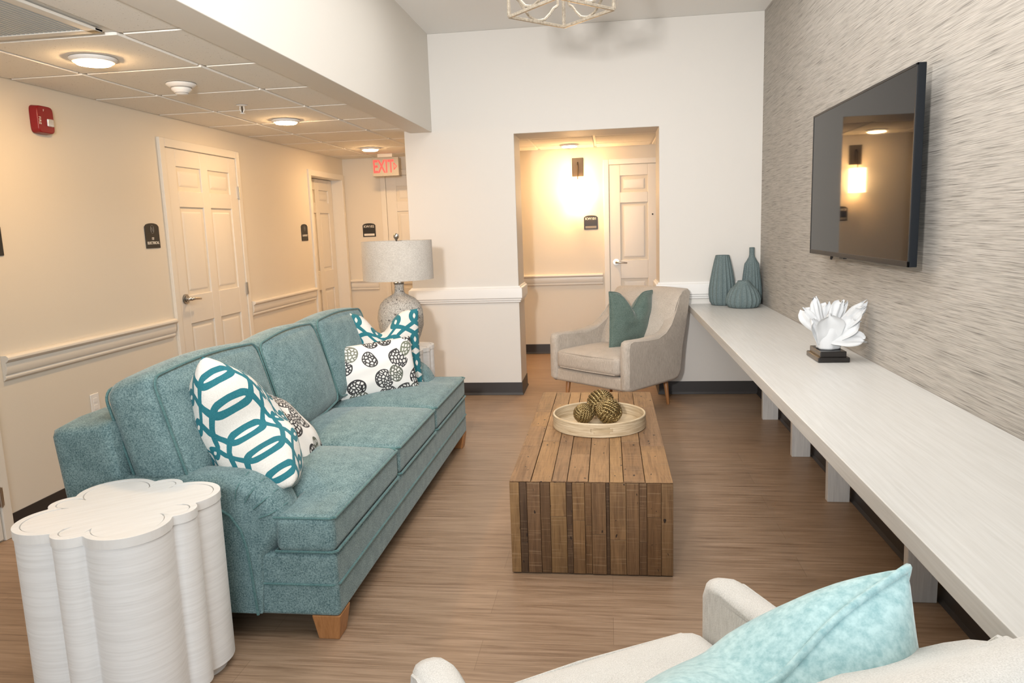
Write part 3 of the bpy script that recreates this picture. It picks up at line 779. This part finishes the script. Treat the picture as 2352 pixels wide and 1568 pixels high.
# back cushions
for y0, y1, dz, tw in ((2.32, 3.13, 0, 0), (3.125, 3.80, -.006, 1.2), (3.79, 4.55, 0, -1)):
    W = (y1 - y0)/2
    mt = Matrix.Translation((Lx(-1.625), Ly((y0 + y1)/2), .705 + dz)) @ Matrix.Rotation(math.radians(-15 - .4*tw), 4, 'Y') @ Matrix.Rotation(math.radians(tw), 4, 'X')
    b = xf(rbox(.105, W - .004, .235, .058, 16, (.05, .012, .030)), mt)
    o = b.build('back_cushion', M['teal'], so, smooth=True)
    for sx in (.098, -.098):
        pts = []
        hy, hz, r = W - .018, .216, .045
        for (cy, cz, a0) in ((hy - r, hz - r, 0), (-hy + r, hz - r, 90), (-hy + r, -hz + r, 180), (hy - r, -hz + r, 270)):
            for k in range(6):
                a = math.radians(a0 + 18*k); y = cy + r*math.cos(a); z = cz + r*math.sin(a)
                z2 = z + math.copysign(.018, z)*(1 - (y/W)**2)*(abs(z) > .15)
                pts.append(mt @ Vector((sx, y, z2)))
        # densify top and bottom runs so the welt follows the crown
        dense = []
        for i, p in enumerate(pts):
            q = pts[(i + 1) % len(pts)]; dense.append(p)
            if (q - p).length > .15:
                for k in range(1, 8):
                    s_ = p.lerp(q, k/8); lift = .016*math.sin(PI*k/8)
                    dense.append(s_ + (mt.to_3x3() @ Vector((0, 0, 1 if i < 12 else -1)))*lift if abs((q - p).y) > .15 else s_)
        MB().tube(dense, .0055, 6, True).build('piping', M['tealp'], o)
for x, sx in ((-.998, 1), (-1.84, -1)):
    for y, sy in ((2.345, -1), (4.595, 1)):
        b = MB(); q, p = .052, .038; cx, cy = Lx(x), Ly(y)
        dx, dy = sx*.006, sy*.006
        b.add([(cx - p + dx*0, cy - p, 0), (cx + p, cy - p, 0), (cx + p, cy + p, 0), (cx - p, cy + p, 0), (cx - q, cy - q, .095), (cx + q, cy - q, .095), (cx + q, cy + q, .095), (cx - q, cy + q, .095)],
              [(3, 2, 1, 0), (4, 5, 6, 7), (0, 1, 5, 4), (1, 2, 6, 5), (2, 3, 7, 6), (3, 0, 4, 7)])
        b.build('leg', M['legwood'], so, bevel=.003)

# throw pillows on the sofa
pillow('throw_pillow', 'teal and white trellis pillow leaning by the near sofa arm', (.58, .46), .34, (-1.405, 2.60, .645), (-.36, .10, .46), (.60, -.74, .30), M['trellis'], 'patterned pillows on the sofa', chop=.10, uvoff=(.1, .165), pinch=.05, pw=.42, crease=.35, uvs=(1.1, 1.9))
pillow('throw_pillow', 'white sea-fan print pillow tucked behind the near trellis pillow', (.42, .38), .18, (-1.435, 2.96, .60), (-.30, -.02, .27), (.28, -.93, .08), M['fan'], 'patterned pillows on the sofa', uvoff=(.3, .1), pinch=.04)
pillow('throw_pillow', 'teal and white trellis pillow standing at the far sofa arm', (.48, .48), .17, (-1.39, 4.335, .70), (.40, .14, 0), (-.05, .17, 1), M['trellis'], 'patterned pillows on the sofa', chop=.13, uvoff=(.05, .45), pinch=.04)
pillow('throw_pillow', 'white sea-fan print pillow in front of the far trellis pillow', (.52, .315), .14, (-1.365, 4.06, .63), (.50, .36, .03), (-.12, .20, .97), M['fan'], 'patterned pillows on the sofa', uvoff=(.0, .55), pinch=.03)

# ------------------------------------------------------------------ white scalloped side tables
def lobes(sc=1.0, n=240, grow=0.0):
    cs = [(.170*math.cos(a), .170*math.sin(a), .118) for a in [k*PI/2 for k in range(4)]] + [(.188*math.cos(a), .188*math.sin(a), .062) for a in [PI/4 + k*PI/2 for k in range(4)]]
    out = []
    for i in range(n):
        t_ = 2*PI*i/n; c, s = math.cos(t_), math.sin(t_); best = 0
        for x, y, r in cs:
            r += grow; bq = c*x + s*y; D = bq*bq - (x*x + y*y - r*r)
            if D >= 0: best = max(best, bq + math.sqrt(D))
        out.append((best*c*sc, best*s*sc))
    return out
def side_table(label, x, y, rz):
    t = thing('side_table', label, 'side table', (x, y, 0), rz, 'white scalloped side tables beside the sofa')
    MB().prism(lobes(1, grow=-.03), 0, .035).build('plinth', M['tablewhite'], t)
    MB().prism(lobes(1, grow=-.003), .033, .577).build('table_body', M['tablewhite'], t, bevel=.003, ang=60)
    b = MB(); o1, o2, o3 = lobes(1), lobes(1, grow=-.020), lobes(1, grow=-.023); n = len(o1)
    b.v = [(p[0], p[1], .577) for p in o1] + [(p[0], p[1], .605) for p in o1] + [(p[0], p[1], .605) for p in o2] + [(p[0], p[1], .597) for p in o2] + [(p[0], p[1], .597) for p in o3] + [(p[0], p[1], .6035) for p in o3]
    for k in range(5): b.f += [(k*n + i, k*n + (i + 1) % n, (k + 1)*n + (i + 1) % n, (k + 1)*n + i) for i in range(n)]
    b.f += [tuple(range(n - 1, -1, -1)), tuple(5*n + i for i in range(n))]; b.mi = [0]*len(b.f)
    b.build('tabletop', M['tabletop'], t, bevel=.0025, ang=50)
    return t
side_table('white scalloped drum table in the foreground by the near sofa arm', -1.507, 2.005, math.radians(40))
side_table('white scalloped drum table behind the sofa under the table lamp', -1.50, 4.995, math.radians(40))

# table lamp
t = thing('table_lamp', 'pitted grey ceramic table lamp with linen drum shade', 'table lamp', (-1.452, 5.0, .605))
pr = [(.060, 0), (.085, .003), (.11, .03), (.135, .08), (.155, .15), (.160, .21), (.155, .26), (.138, .31), (.105, .345), (.065, .366), (.040, .38), (.033, .395), (.031, .43), (.035, .452)]
MB().lathe(pr, 48, fr=lambda a, z, j: 1 + .01*math.sin(9*a + 40*z)).build('lamp_base', M['speck'], t, smooth=True)
MB().lathe([(.036, .450), (.036, .458), (.020, .462), (.018, .50), (.014, .53)], 24).build('socket', M['steel'], t, smooth=True)
b = MB()
for s in (-1, 1): b.tube([(0, 0, .475), (s*.05, 0, .52), (s*.06, 0, .62), (s*.02, 0, .735), (0, 0, .742)], .003, 6)
b.build('harp', M['steel'], t)
b = MB().lathe([(.242, .478), (.240, .745)], 56, caps=False); b.build('lamp_shade', M['shade'], t, solid=.004, smooth=True)
b = MB(); 
for k in range(3): a = k*2*PI/3; b.tube([(0, 0, .738), (.239*math.cos(a), .239*math.sin(a), .738)], .002, 5)
b.build('shade_spider', M['steel'], t)
MB().lathe([(.006, .742), (.008, .752), (.019, .768), (.021, .778), (.016, .790), (0, .797)], 20).build('finial', M['steel'], t, smooth=True)

# ------------------------------------------------------------------ coffee table of reclaimed planks
ct = thing('coffee_table', 'chunky reclaimed wood plank coffee table', 'coffee table', (-.085, 3.645, 0))
random.seed(11)
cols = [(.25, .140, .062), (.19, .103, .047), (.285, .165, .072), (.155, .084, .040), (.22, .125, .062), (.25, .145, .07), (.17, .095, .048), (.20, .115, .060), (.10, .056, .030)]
X0, X1, Y0, Y1, ZT = -.328, .328, -.80, .80, .40
def plank_run(b, lo, hi, ws):
    out = []; x = lo; i = 0
    while x < hi - 1e-6:
        w_ = ws[i % len(ws)]; x1 = min(hi, x + w_)
        if hi - x1 < .03: x1 = hi
        out.append((x, x1)); x = x1; i += 1
    return out
def uvbox(b, a, c, tint, ax):
    """box whose UV runs v along axis ax"""
    s0 = len(b.f); b.box(a, c, 0, tint); off = (random.random()*5, random.random()*5)
    for k in range(s0, len(b.f)):
        vs = [Vector(b.v[i]) for i in b.f[k]]
        nrm = (vs[1] - vs[0]).cross(vs[2] - vs[0]); d = max(range(3), key=lambda q: abs(nrm[q]))
        rest = [q for q in range(3) if q != d]
        if ax in rest: vv = ax; uu = [q for q in rest if q != ax][0]
        else: uu, vv = rest
        b.uv[k] = [(p[uu] + off[0], p[vv] + off[1]) for p in vs]
b = MB(); g = .0012
for x0, x1 in plank_run(b, X0, X1, [.088, .085, .062, .086, .085, .055, .085, .11]):
    y = Y0; first = True
    while y < Y1 - 1e-6:
        y1 = min(Y1, y + random.uniform(.25, .75))
        if Y1 - y1 < .15: y1 = Y1
        dz = random.uniform(-.0015, .0015)
        uvbox(b, (x0 + g, y + g, ZT - .0055), (x1 - g, y1 - g, ZT + dz), random.choice(cols[:3] + cols[4:6] + cols[7:8]), 1); y = y1
b.build('tabletop', M['plank'], ct, bevel=.0015)
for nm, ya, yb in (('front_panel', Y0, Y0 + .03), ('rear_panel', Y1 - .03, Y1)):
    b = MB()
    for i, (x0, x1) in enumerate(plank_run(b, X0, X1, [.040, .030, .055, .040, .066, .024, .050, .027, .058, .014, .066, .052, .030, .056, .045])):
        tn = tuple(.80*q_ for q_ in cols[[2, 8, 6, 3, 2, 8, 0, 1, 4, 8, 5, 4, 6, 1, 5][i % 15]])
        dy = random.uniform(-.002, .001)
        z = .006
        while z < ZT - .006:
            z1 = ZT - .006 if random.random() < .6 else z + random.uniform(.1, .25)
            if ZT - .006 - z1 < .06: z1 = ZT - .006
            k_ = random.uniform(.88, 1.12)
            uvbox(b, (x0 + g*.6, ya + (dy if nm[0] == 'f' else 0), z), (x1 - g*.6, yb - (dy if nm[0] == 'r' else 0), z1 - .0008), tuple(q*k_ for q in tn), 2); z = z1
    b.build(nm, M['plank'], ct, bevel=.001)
for xa, xb in ((X0, X0 + .03), (X1 - .03, X1)):
    b = MB()
    for y0, y1 in plank_run(b, Y0 + .031, Y1 - .031, [.085, .06, .11, .075, .05]):
        dx = random.uniform(0, .002)
        uvbox(b, (xa + (dx if xa < 0 else 0), y0 + g, .006), (xb - (dx if xa > 0 else 0), y1 - g, ZT - .006), random.choice(cols), 2)
    b.build('side_panel', M['plank'], ct, bevel=.001)
b = MB()
for x in (X0 + .05, X1 - .05):
    for y in (Y0 + .05, Y1 - .05): MB().lathe([(.014, 0), (.014, .012)], 14, (x, y, 0)).build('foot_glide', M['white'], ct)

# tray and rope balls
tz = ZT + .003
t = thing('round_tray', 'round pale bamboo tray with cut-out handles on the coffee table', 'tray', (-.058, 3.685, tz))
R0 = .235; seg = 96; hz = .062
b = MB(); ring = []
slot = lambda i: any(abs(((i - c + seg/2) % seg) - seg/2) < 4 for c in (72, 24))
zs = [0, .018, .026, .042, .048, hz]
for s, r in ((0, R0), (1, R0 - .010)):
    for i in range(seg):
        a = 2*PI*(i + .5)/seg
        for z in zs: b.v.append((r*math.cos(a), r*math.sin(a), z))
nz = len(zs); I = lambda s, i, k: s*seg*nz + (i % seg)*nz + k
def hole(i, k): return slot(i) and (k in (2,) or (k in (1, 3) and slot(i - 1) and slot(i + 1)))
for i in range(seg):
    for k in range(nz - 1):
        if hole(i, k): continue
        b.f.append((I(0, i, k), I(0, i + 1, k), I(0, i + 1, k + 1), I(0, i, k + 1))); b.f.append((I(1, i, k), I(1, i, k + 1), I(1, i + 1, k + 1), I(1, i + 1, k)))
        if hole(i, k + 1) if k < nz - 2 else True: b.f.append((I(0, i, k + 1), I(0, i + 1, k + 1), I(1, i + 1, k + 1), I(1, i, k + 1)))
        if k > 0 and hole(i, k - 1): b.f.append((I(0, i, k), I(1, i, k), I(1, i + 1, k), I(0, i + 1, k)))
        if hole(i + 1, k): b.f.append((I(0, i + 1, k), I(0, i + 1, k + 1), I(1, i + 1, k + 1), I(1, i + 1, k)))
        if hole(i - 1, k): b.f.append((I(0, i, k), I(1, i, k), I(1, i, k + 1), I(0, i, k + 1)))
b.mi = [0]*len(b.f); b.build('tray_rim', M['tray'], t)
MB().lathe([(R0 - .006, .002), (R0 - .006, .010)], 72).build('tray_floor', M['tray'], t)
b = MB().tube([((R0 - .005)*math.cos(2*PI*k/72), (R0 - .005)*math.sin(2*PI*k/72), hz) for k in range(72)], .006, 8, True); b.build('rim_bead', M['tray'], t, smooth=True)

def rope_ball():
    b = MB(); R = 1.0; rr = .135
    b.lathe([(.82*math.sin(PI*k/10), -.82*math.cos(PI*k/10)) for k in range(11)], 20, mi=1)  # dark core: colour stands in for the shade between the strands
    axes = [((1, 0, 0), (0, 1, 0), (0, 0, 1)), ((0, 1, 0), (0, 0, 1), (1, 0, 0)), ((0, 0, 1), (1, 0, 0), (0, 1, 0))]
    for e1, e2, e3 in axes:
        e1, e2, e3 = Vector(e1), Vector(e2), Vector(e3)
        for o in (-.50, -.25, 0, .25, .50):
            r0 = math.sqrt(.90**2 - o*o); n = 64
            for st in range(3):
                pts = []
                for i in range(n):
                    a = 2*PI*i/n; mod = 1 + .085*math.cos(2*a); tw = a*11*max(.6, r0) ; tw = round(11*r0)*a + st*2*PI/3
                    er = e1*math.cos(a) + e2*math.sin(a)
                    pts.append(er*(r0*mod) + e3*(o*(1 + .05*math.cos(2*a))) + (er*math.cos(tw) + e3*math.sin(tw))*rr*.62)
                b.tube(pts, rr*.47, 6, True)
    return b
proto = rope_ball().build('rope_ball', [M['rope'], M['bronze']], smooth=True)
balls = [((-.136, 3.668), .049, (.4, .2, .3), 'gold rope knot ball at the left in the tray'), ((-.008, 3.662), .062, (1.0, .5, .1), 'gold rope knot ball at the right front of the tray'), ((-.052, 3.806), .068, (.2, .9, .6), 'tallest gold rope knot ball behind the other two in the tray')]
for i, ((x, y), r, ro, lab) in enumerate(balls):
    o = proto if i == 0 else proto.copy()
    if i: C.objects.link(o)
    o.scale = (r, r, r); o.rotation_euler = ro; o.location = (x, y, tz + .010 + r*1.10); tag(o, lab, 'decorative ball', 'rope knot balls in the tray')

# ------------------------------------------------------------------ armchairs
def armchair(label, x, y, yaw, mat, W=.80, D=.74, zb=.205, za=.585, zk=.895):
    """local frame: chair faces -y, x to the viewer's right when seen from the front"""
    t = thing('armchair', label, 'armchair', (x, y, 0), yaw, 'matching linen armchairs')
    hw = W/2; F = -D/2; B = D/2; aw = .085
    def side_prof(k=0.0):
        p = [(F + .035, zb), (F, zb + .03), (F - .002, za - .05), (F + .012, za - .012), (F + .045, za), (F + .20, za - .004), (F + .38, za + .002), (F + .50, za + .025), (F + .585, za + .075), (F + .655, za + .15), (F + .715, za + .225), (F + .750, zk - .028), (F + .785, zk - .003), (F + .83, zk - .004), (F + .855, zk - .03),
             (B + .06, za + .06), (B - .005, za - .12), (B - .04, zb + .06), (B - .08, zb + .012), (B - .14, zb)]
        return p
    pr = side_prof(); n = len(pr)
    for s in (-1, 1):
        b = MB(); ks = [(0, .62), (.006, .80), (.016, .93), (.030, .99), (.0425, 1), (aw - .030, .99), (aw - .016, .93), (aw - .006, .80), (aw, .62)]
        cen = Vector((F + .35, .45))
        for d, q in ks:
            for (yy, zz) in pr:
                taper = .045*max(0, (zz - za)/(zk - za)) + .03*max(0, (yy - F)/D)**2
                xx = hw - taper - d
                p = Vector((yy, zz)); v = p - cen
                ins = (1 - q)*.10
                p = p - v.normalized()*ins
                b.v.append((s*xx, p.x, p.y))
        m = len(ks)
        for i in range(m - 1):
            for j in range(n):
                k = (j + 1) % n; b.f.append((i*n + j, i*n + k, (i + 1)*n + k, (i + 1)*n + j))
        b.f.append(tuple(range(n))); b.f.append(tuple((m - 1)*n + j for j in range(n - 1, -1, -1))); b.mi = [0]*len(b.f)
        a = b.build('arm', mat, t, bevel=.010, seg=3, ang=55)
        for d in (.004,):
            pts = [(s*(hw - .045*max(0, (z_ - za)/(zk - za)) - .03*max(0, (y_ - F)/D)**2 - d), y_ - (Vector((y_, z_)) - cen).normalized().x*.030, z_ - (Vector((y_, z_)) - cen).normalized().y*.030) for y_, z_ in pr[1:15]]
            MB().tube(pts, .0045, 6).build('piping', mat, a)
    # backrest: padded slab following the recline
    b = MB(); nx = 12; st = [(F + .50, .36), (F + .530, .50), (F + .565, za), (F + .615, za + .10), (F + .665, za + .19), (F + .715, zk - .05), (F + .748, zk - .010), (F + .786, zk + .002), (F + .83, zk - .001), (F + .856, zk - .03), (B + .06, za + .06), (B - .005, za - .12), (B - .04, zb + .06), (B - .10, zb + .005)]
    wi = hw - aw + .02
    for i in range(nx + 1):
        q = i/nx*2 - 1
        for k, (yy, zz) in enumerate(st):
            tp = .045*max(0, (zz - za)/(zk - za)) + .012
            bul = -.028*(1 - q**4) if k < 6 else 0
            zz2 = zz + (.010*(1 - q*q) if 4 < k < 10 else 0)
            xx = q*(wi - tp + (.055 if k >= 5 and k <= 9 else .03))
            b.v.append((xx, yy + bul, zz2))
    m = len(st)
    for i in range(nx):
        for k in range(m):
            l_ = (k + 1) % m; b.f.append((i*m + k, i*m + l_, (i + 1)*m + l_, (i + 1)*m + k))
    b.f += [tuple(range(m)), tuple(nx*m + k for k in range(m - 1, -1, -1))]; b.mi = [0]*len(b.f)
    b.build('backrest', mat, t, bevel=.012, seg=3, ang=50)
    b = MB().box((-hw + .03, F + .018, zb + .002), (hw - .03, F + .52, zb + .105)); b.build('front_rail', mat, t, bevel=.025, seg=4)
    b = xf(rbox((W - 2*aw)/2 - .002, .285, .072, .034, 12, (0, .012, .022)), Matrix.Translation((0, F + .278, zb + .183)))
    sc = b.build('seat_cushion', mat, t, smooth=True)
    wy = (W - 2*aw)/2 - .012
    for z in (zb + .24, zb + .122):
        MB().tube([(-wy, F + .45, z), (-wy, F + .04, z), (-wy + .03, F - .0, z), (0, F - .012, z), (wy - .03, F - .0, z), (wy, F + .04, z), (wy, F + .45, z)], .0045, 6).build('piping', mat, sc)
    for sx in (-1, 1):
        for sy in (-1, 1):
            x_, y_ = sx*(hw - .125), (F + .095 if sy < 0 else B - .135)
            b = MB(); pts = [(x_, y_, zb + .02), (x_ + sx*.018, y_ + sy*.014, 0)]
            b.tube(pts, lambda q: .021 - .010*q, 14); b.build('leg', M['legwood'], t, smooth=True)
    return t
armchair('linen armchair angled in the far corner by the opening', .065, 5.752, math.radians(-41), M['linen'])
pillow('throw_pillow', 'dark green velvet pillow standing on the far armchair', (.45, .45), .16, (.170, 5.775, .668), (.755, .656, -.05), (.20, .23, .95), M['green'], 'velvet pillows on the armchairs', chop=.13, pipe=.006, pinch=.045)
armchair('ivory linen armchair cropped at the bottom of the photo', .122, 1.205, math.radians(180 + 31.6), M['flashlit'], zk=.838)
pillow('throw_pillow', 'aqua velvet pillow in the foreground armchair', (.57, .52), .35, (.228, 1.075, .572), (.82, .52, .20), (.10, -.22, .97), M['aqua'], 'velvet pillows on the armchairs', crease=.15, chop=.065, pipe=.0065, pinch=.045)

# ------------------------------------------------------------------ long counter
t = thing('wall_counter', 'long whitewashed counter along the grasscloth wall', 'counter', (.9175, 2.6, 0))
cx, cy = .9175, 2.6
MB().box((.635 - cx, -1.2 - cy, .700), (XR - .002 - cx, YB - .003 - cy, .75)).build('countertop', M['bench'], t, bevel=.0025)
for y in (5.30, 4.45, 3.72, 2.72, 1.75, .6):
    prof = [(1.074, 0), (1.180, 0), (1.180, .70), (.98, .70), (1.015, .665), (1.045, .60), (1.062, .50), (1.070, .35)]
    MB().prism(prof, y - .02, y + .02, lambda x, z, yy: (x - cx, yy - cy, z)).build('bracket_leg', M['benchleg'], t, bevel=.002)

# vases
def vase(name, label, x, y, prof, nr, amp, r_open):
    t = thing(name, label, 'vase', (x, y, .75), 0, 'blue-grey ribbed vases on the counter')
    def fr(a, z, j):
        k = prof_amp[j]; s = abs(math.sin(nr*a/2)); return 1 + k*(.5 - s)*-1*amp*2 if False else 1 + amp*k*((1 - s)**1.5*1.0 - .35)
    zt = prof[-1][1]; prof_amp = []
    for r, z in prof: prof_amp.append(0 if z > zt*r_open else min(1, .25 + z/.02))
    MB().lathe(prof, nr*8, fr=fr, caps=False).build('vase_body', M['vase'], t, smooth=True)
    rt = prof[-1][0]
    MB().lathe([(rt, zt), (rt - .005, zt + .001), (rt - .006, zt - .05), (0, zt - .06)], 40, caps=False).build('vase_mouth', M['vase'], t, smooth=True)
    MB().lathe([(prof[0][0], .0015), (0, .0012)], 40, caps=False).build('vase_foot', M['vase'], t)
vase('tall_vase', 'tall tapered ribbed vase left of the bottle vase',   .889, 5.985, [(.062, 0), (.078, .004), (.090, .03), (.098, .085), (.097, .13), (.088, .20), (.074, .28), (.060, .35), (.053, .392)], 18, .11, .985)
vase('bottle_vase', 'slim necked ribbed vase in the corner by the grasscloth', 1.115, 5.998, [(.055, 0), (.066, .004), (.074, .04), (.076, .08), (.072, .15), (.064, .22), (.056, .29), (.052, .318), (.038, .345), (.024, .37), (.020, .39), (.020, .445)], 18, .11, .72)
vase('squat_vase', 'squat ribbed vase in front of the two tall ones', 1.018, 5.792, [(.085, 0), (.108, .006), (.121, .035), (.122, .065), (.110, .105), (.092, .14), (.072, .165), (.052, .186), (.046, .196), (.044, .203)], 20, .10, .70)

# coral sculpture
t = thing('coral_sculpture', 'white coral sculpture on a black plinth on the counter', 'sculpture', (1.02, 3.60, .75))
MB().box((-.066, -.105, 0), (.074, .105, .024)).build('plinth', M['plinth'], t, bevel=.004).modifiers
MB().box((-.054, -.092, .022), (.062, .092, .050)).build('plinth_cap', M['plinth'], t, bevel=.003)
b = MB()
b.lathe([(.052, .048), (.055, .06), (.054, .09), (.058, .12), (.054, .15), (.030, .17)], 24, (.004, 0, 0), fr=lambda a, z, j: 1 + .09*math.sin(3*a + 30*z) + .05*math.sin(7*a))
def lobe(p0, p1, w0, w1, nrm, cup=.02, ruf=.006, seed=0, nu=12, nv=12, bend=.0):
    p0 = Vector(p0); p1 = Vector(p1); ax = p1 - p0; L = ax.length; ax.normalize(); nrm = Vector(nrm); nrm = (nrm - ax*nrm.dot(ax)).normalized(); sd = ax.cross(nrm)
    off = []; rnd = random.Random(seed); ph = rnd.random()*6
    for s in (1, -1):
        for i in range(nu + 1):
            u = i/nu; w_ = w0 + (w1 - w0)*math.sin(min(1, u*1.15)*PI/2); 
            if u > .65: w_ *= math.sqrt(max(.06, 1 - .94*((u - .65)/.35)**2))
            for j in range(nv + 1):
                v = j/nv*2 - 1; edge = 1 + .06*u*math.sin(6*v + ph) 
                q = p0 + ax*(L*u*edge*(1 - .05*v*v*u)) + sd*(w_*v) + nrm*(cup*(v*v)*u*1.0 + ruf*math.sin(9*v + ph + 4*u)*u + bend*u*u)
                q += nrm*(.0012*math.sin(u*60)) + nrm*s*(.0045*(1 - .5*u))*math.sqrt(max(0, 1 - .9*v**8))
                off.append(q)
    K = (nu + 1)*(nv + 1); fs = []
    Ii = lambda s, i, j: s*K + i*(nv + 1) + j
    for s in (0, 1):
        for i in range(nu):
            for j in range(nv): fs.append((Ii(s, i, j), Ii(s, i + 1, j), Ii(s, i + 1, j + 1), Ii(s, i, j + 1)))
    for i in range(nu):
        for j in (0, nv): fs.append((Ii(0, i, j), Ii(1, i, j), Ii(1, i + 1, j), Ii(0, i + 1, j)))
    for j in range(nv):
        for i in (0, nu): fs.append((Ii(0, i, j), Ii(0, i, j + 1), Ii(1, i, j + 1), Ii(1, i, j)))
    b.add(off, fs)
fwd = (-.25, -1, .1)
lobe((-.020, .00, .12), (-.108, .01, .240), .020, .048, (-.2, -1, .5), -.03, .007, 1)
lobe((-.030, .01, .14), (-.050, .02, .290), .022, .030, (.3, -1, .1), -.02, .006, 2)
lobe((.0, .03, .12), (.015, .04, .262), .040, .066, fwd, -.03, .010, 3)
lobe((.02, .01, .14), (.074, .025, .270), .024, .044, (.4, -1, .2), -.025, .008, 4)
lobe((.035, .02, .12), (.148, -.05, .275), .018, .034, (-.5, -1, .4), -.02, .006, 5)
lobe((.045, .0, .13), (.138, -.09, .250), .018, .034, (-.5, -1, .5), .02, .006, 6)
lobe((-.006, -.03, .075), (-.012, -.072, .220), .044, .064, (0, -1, .35), .034, .003, 7, bend=-.012)
lobe((.010, -.035, .10), (.140, -.095, .095), .030, .046, (.1, -.75, .65), .02, .005, 8)
lobe((.015, -.025, .11), (.124, -.06, .180), .036, .050, (-.3, -.8, .5), .03, .006, 9)
lobe((-.026, -.015, .06), (-.080, -.02, .190), .020, .032, (.5, -1, .0), .022, .003, 10)
lobe((.03, .02, .13), (.094, .035, .265), .012, .014, (0, -1, 0), .0, .002, 11)
b.build('coral', M['coral'], t, smooth=True)

# ------------------------------------------------------------------ television
TY0, TY1, TZ0, TZ1, TX = 2.905, 4.262, 1.220, 1.948, 1.10
t = thing('television', 'flat black television on the grasscloth wall', 'television', (XR, (TY0 + TY1)/2, (TZ0 + TZ1)/2))
hy, hz, dx = (TY1 - TY0)/2, (TZ1 - TZ0)/2, TX - XR
MB().box((dx + .004, -hy, -hz), (dx + .032, hy, hz)).build('tv_body', M['tvgrey'], t, bevel=.002)
b = MB(); e = .010
b.box((dx, -hy, hz - e), (dx + .006, hy, hz)).box((dx, -hy, -hz), (dx + .006, hy, -hz + .022)).box((dx, -hy, -hz), (dx + .006, -hy + e, hz)).box((dx, hy - e, -hz), (dx + .006, hy, hz))
b.build('bezel', M['black'], t, bevel=.0012)
MB().box((dx + .002, -hy + e, -hz + .022), (dx + .005, hy - e, hz - e)).build('screen', M['screen'], t)
MB().box((dx + .032, -.45, -.28), (dx + .055, .45, .10)).build('rear_housing', M['black'], t, bevel=.01)
MB().box((dx + .055, -.22, -.2), (0, .22, .2)).build('wall_mount', M['black'], t)
b = MB().box((dx + .004, .10, -hz - .006), (dx + .02, .16, -hz)); b.build('sensor', M['black'], t)
b = MB().tube([(dx + .012, .30, -hz + .002), (dx + .010, .31, -hz - .012), (dx + .016, .33, -hz - .016), (dx + .02, .34, -hz)], .006, 7)
b.build('cable_loop', M['black'], t)
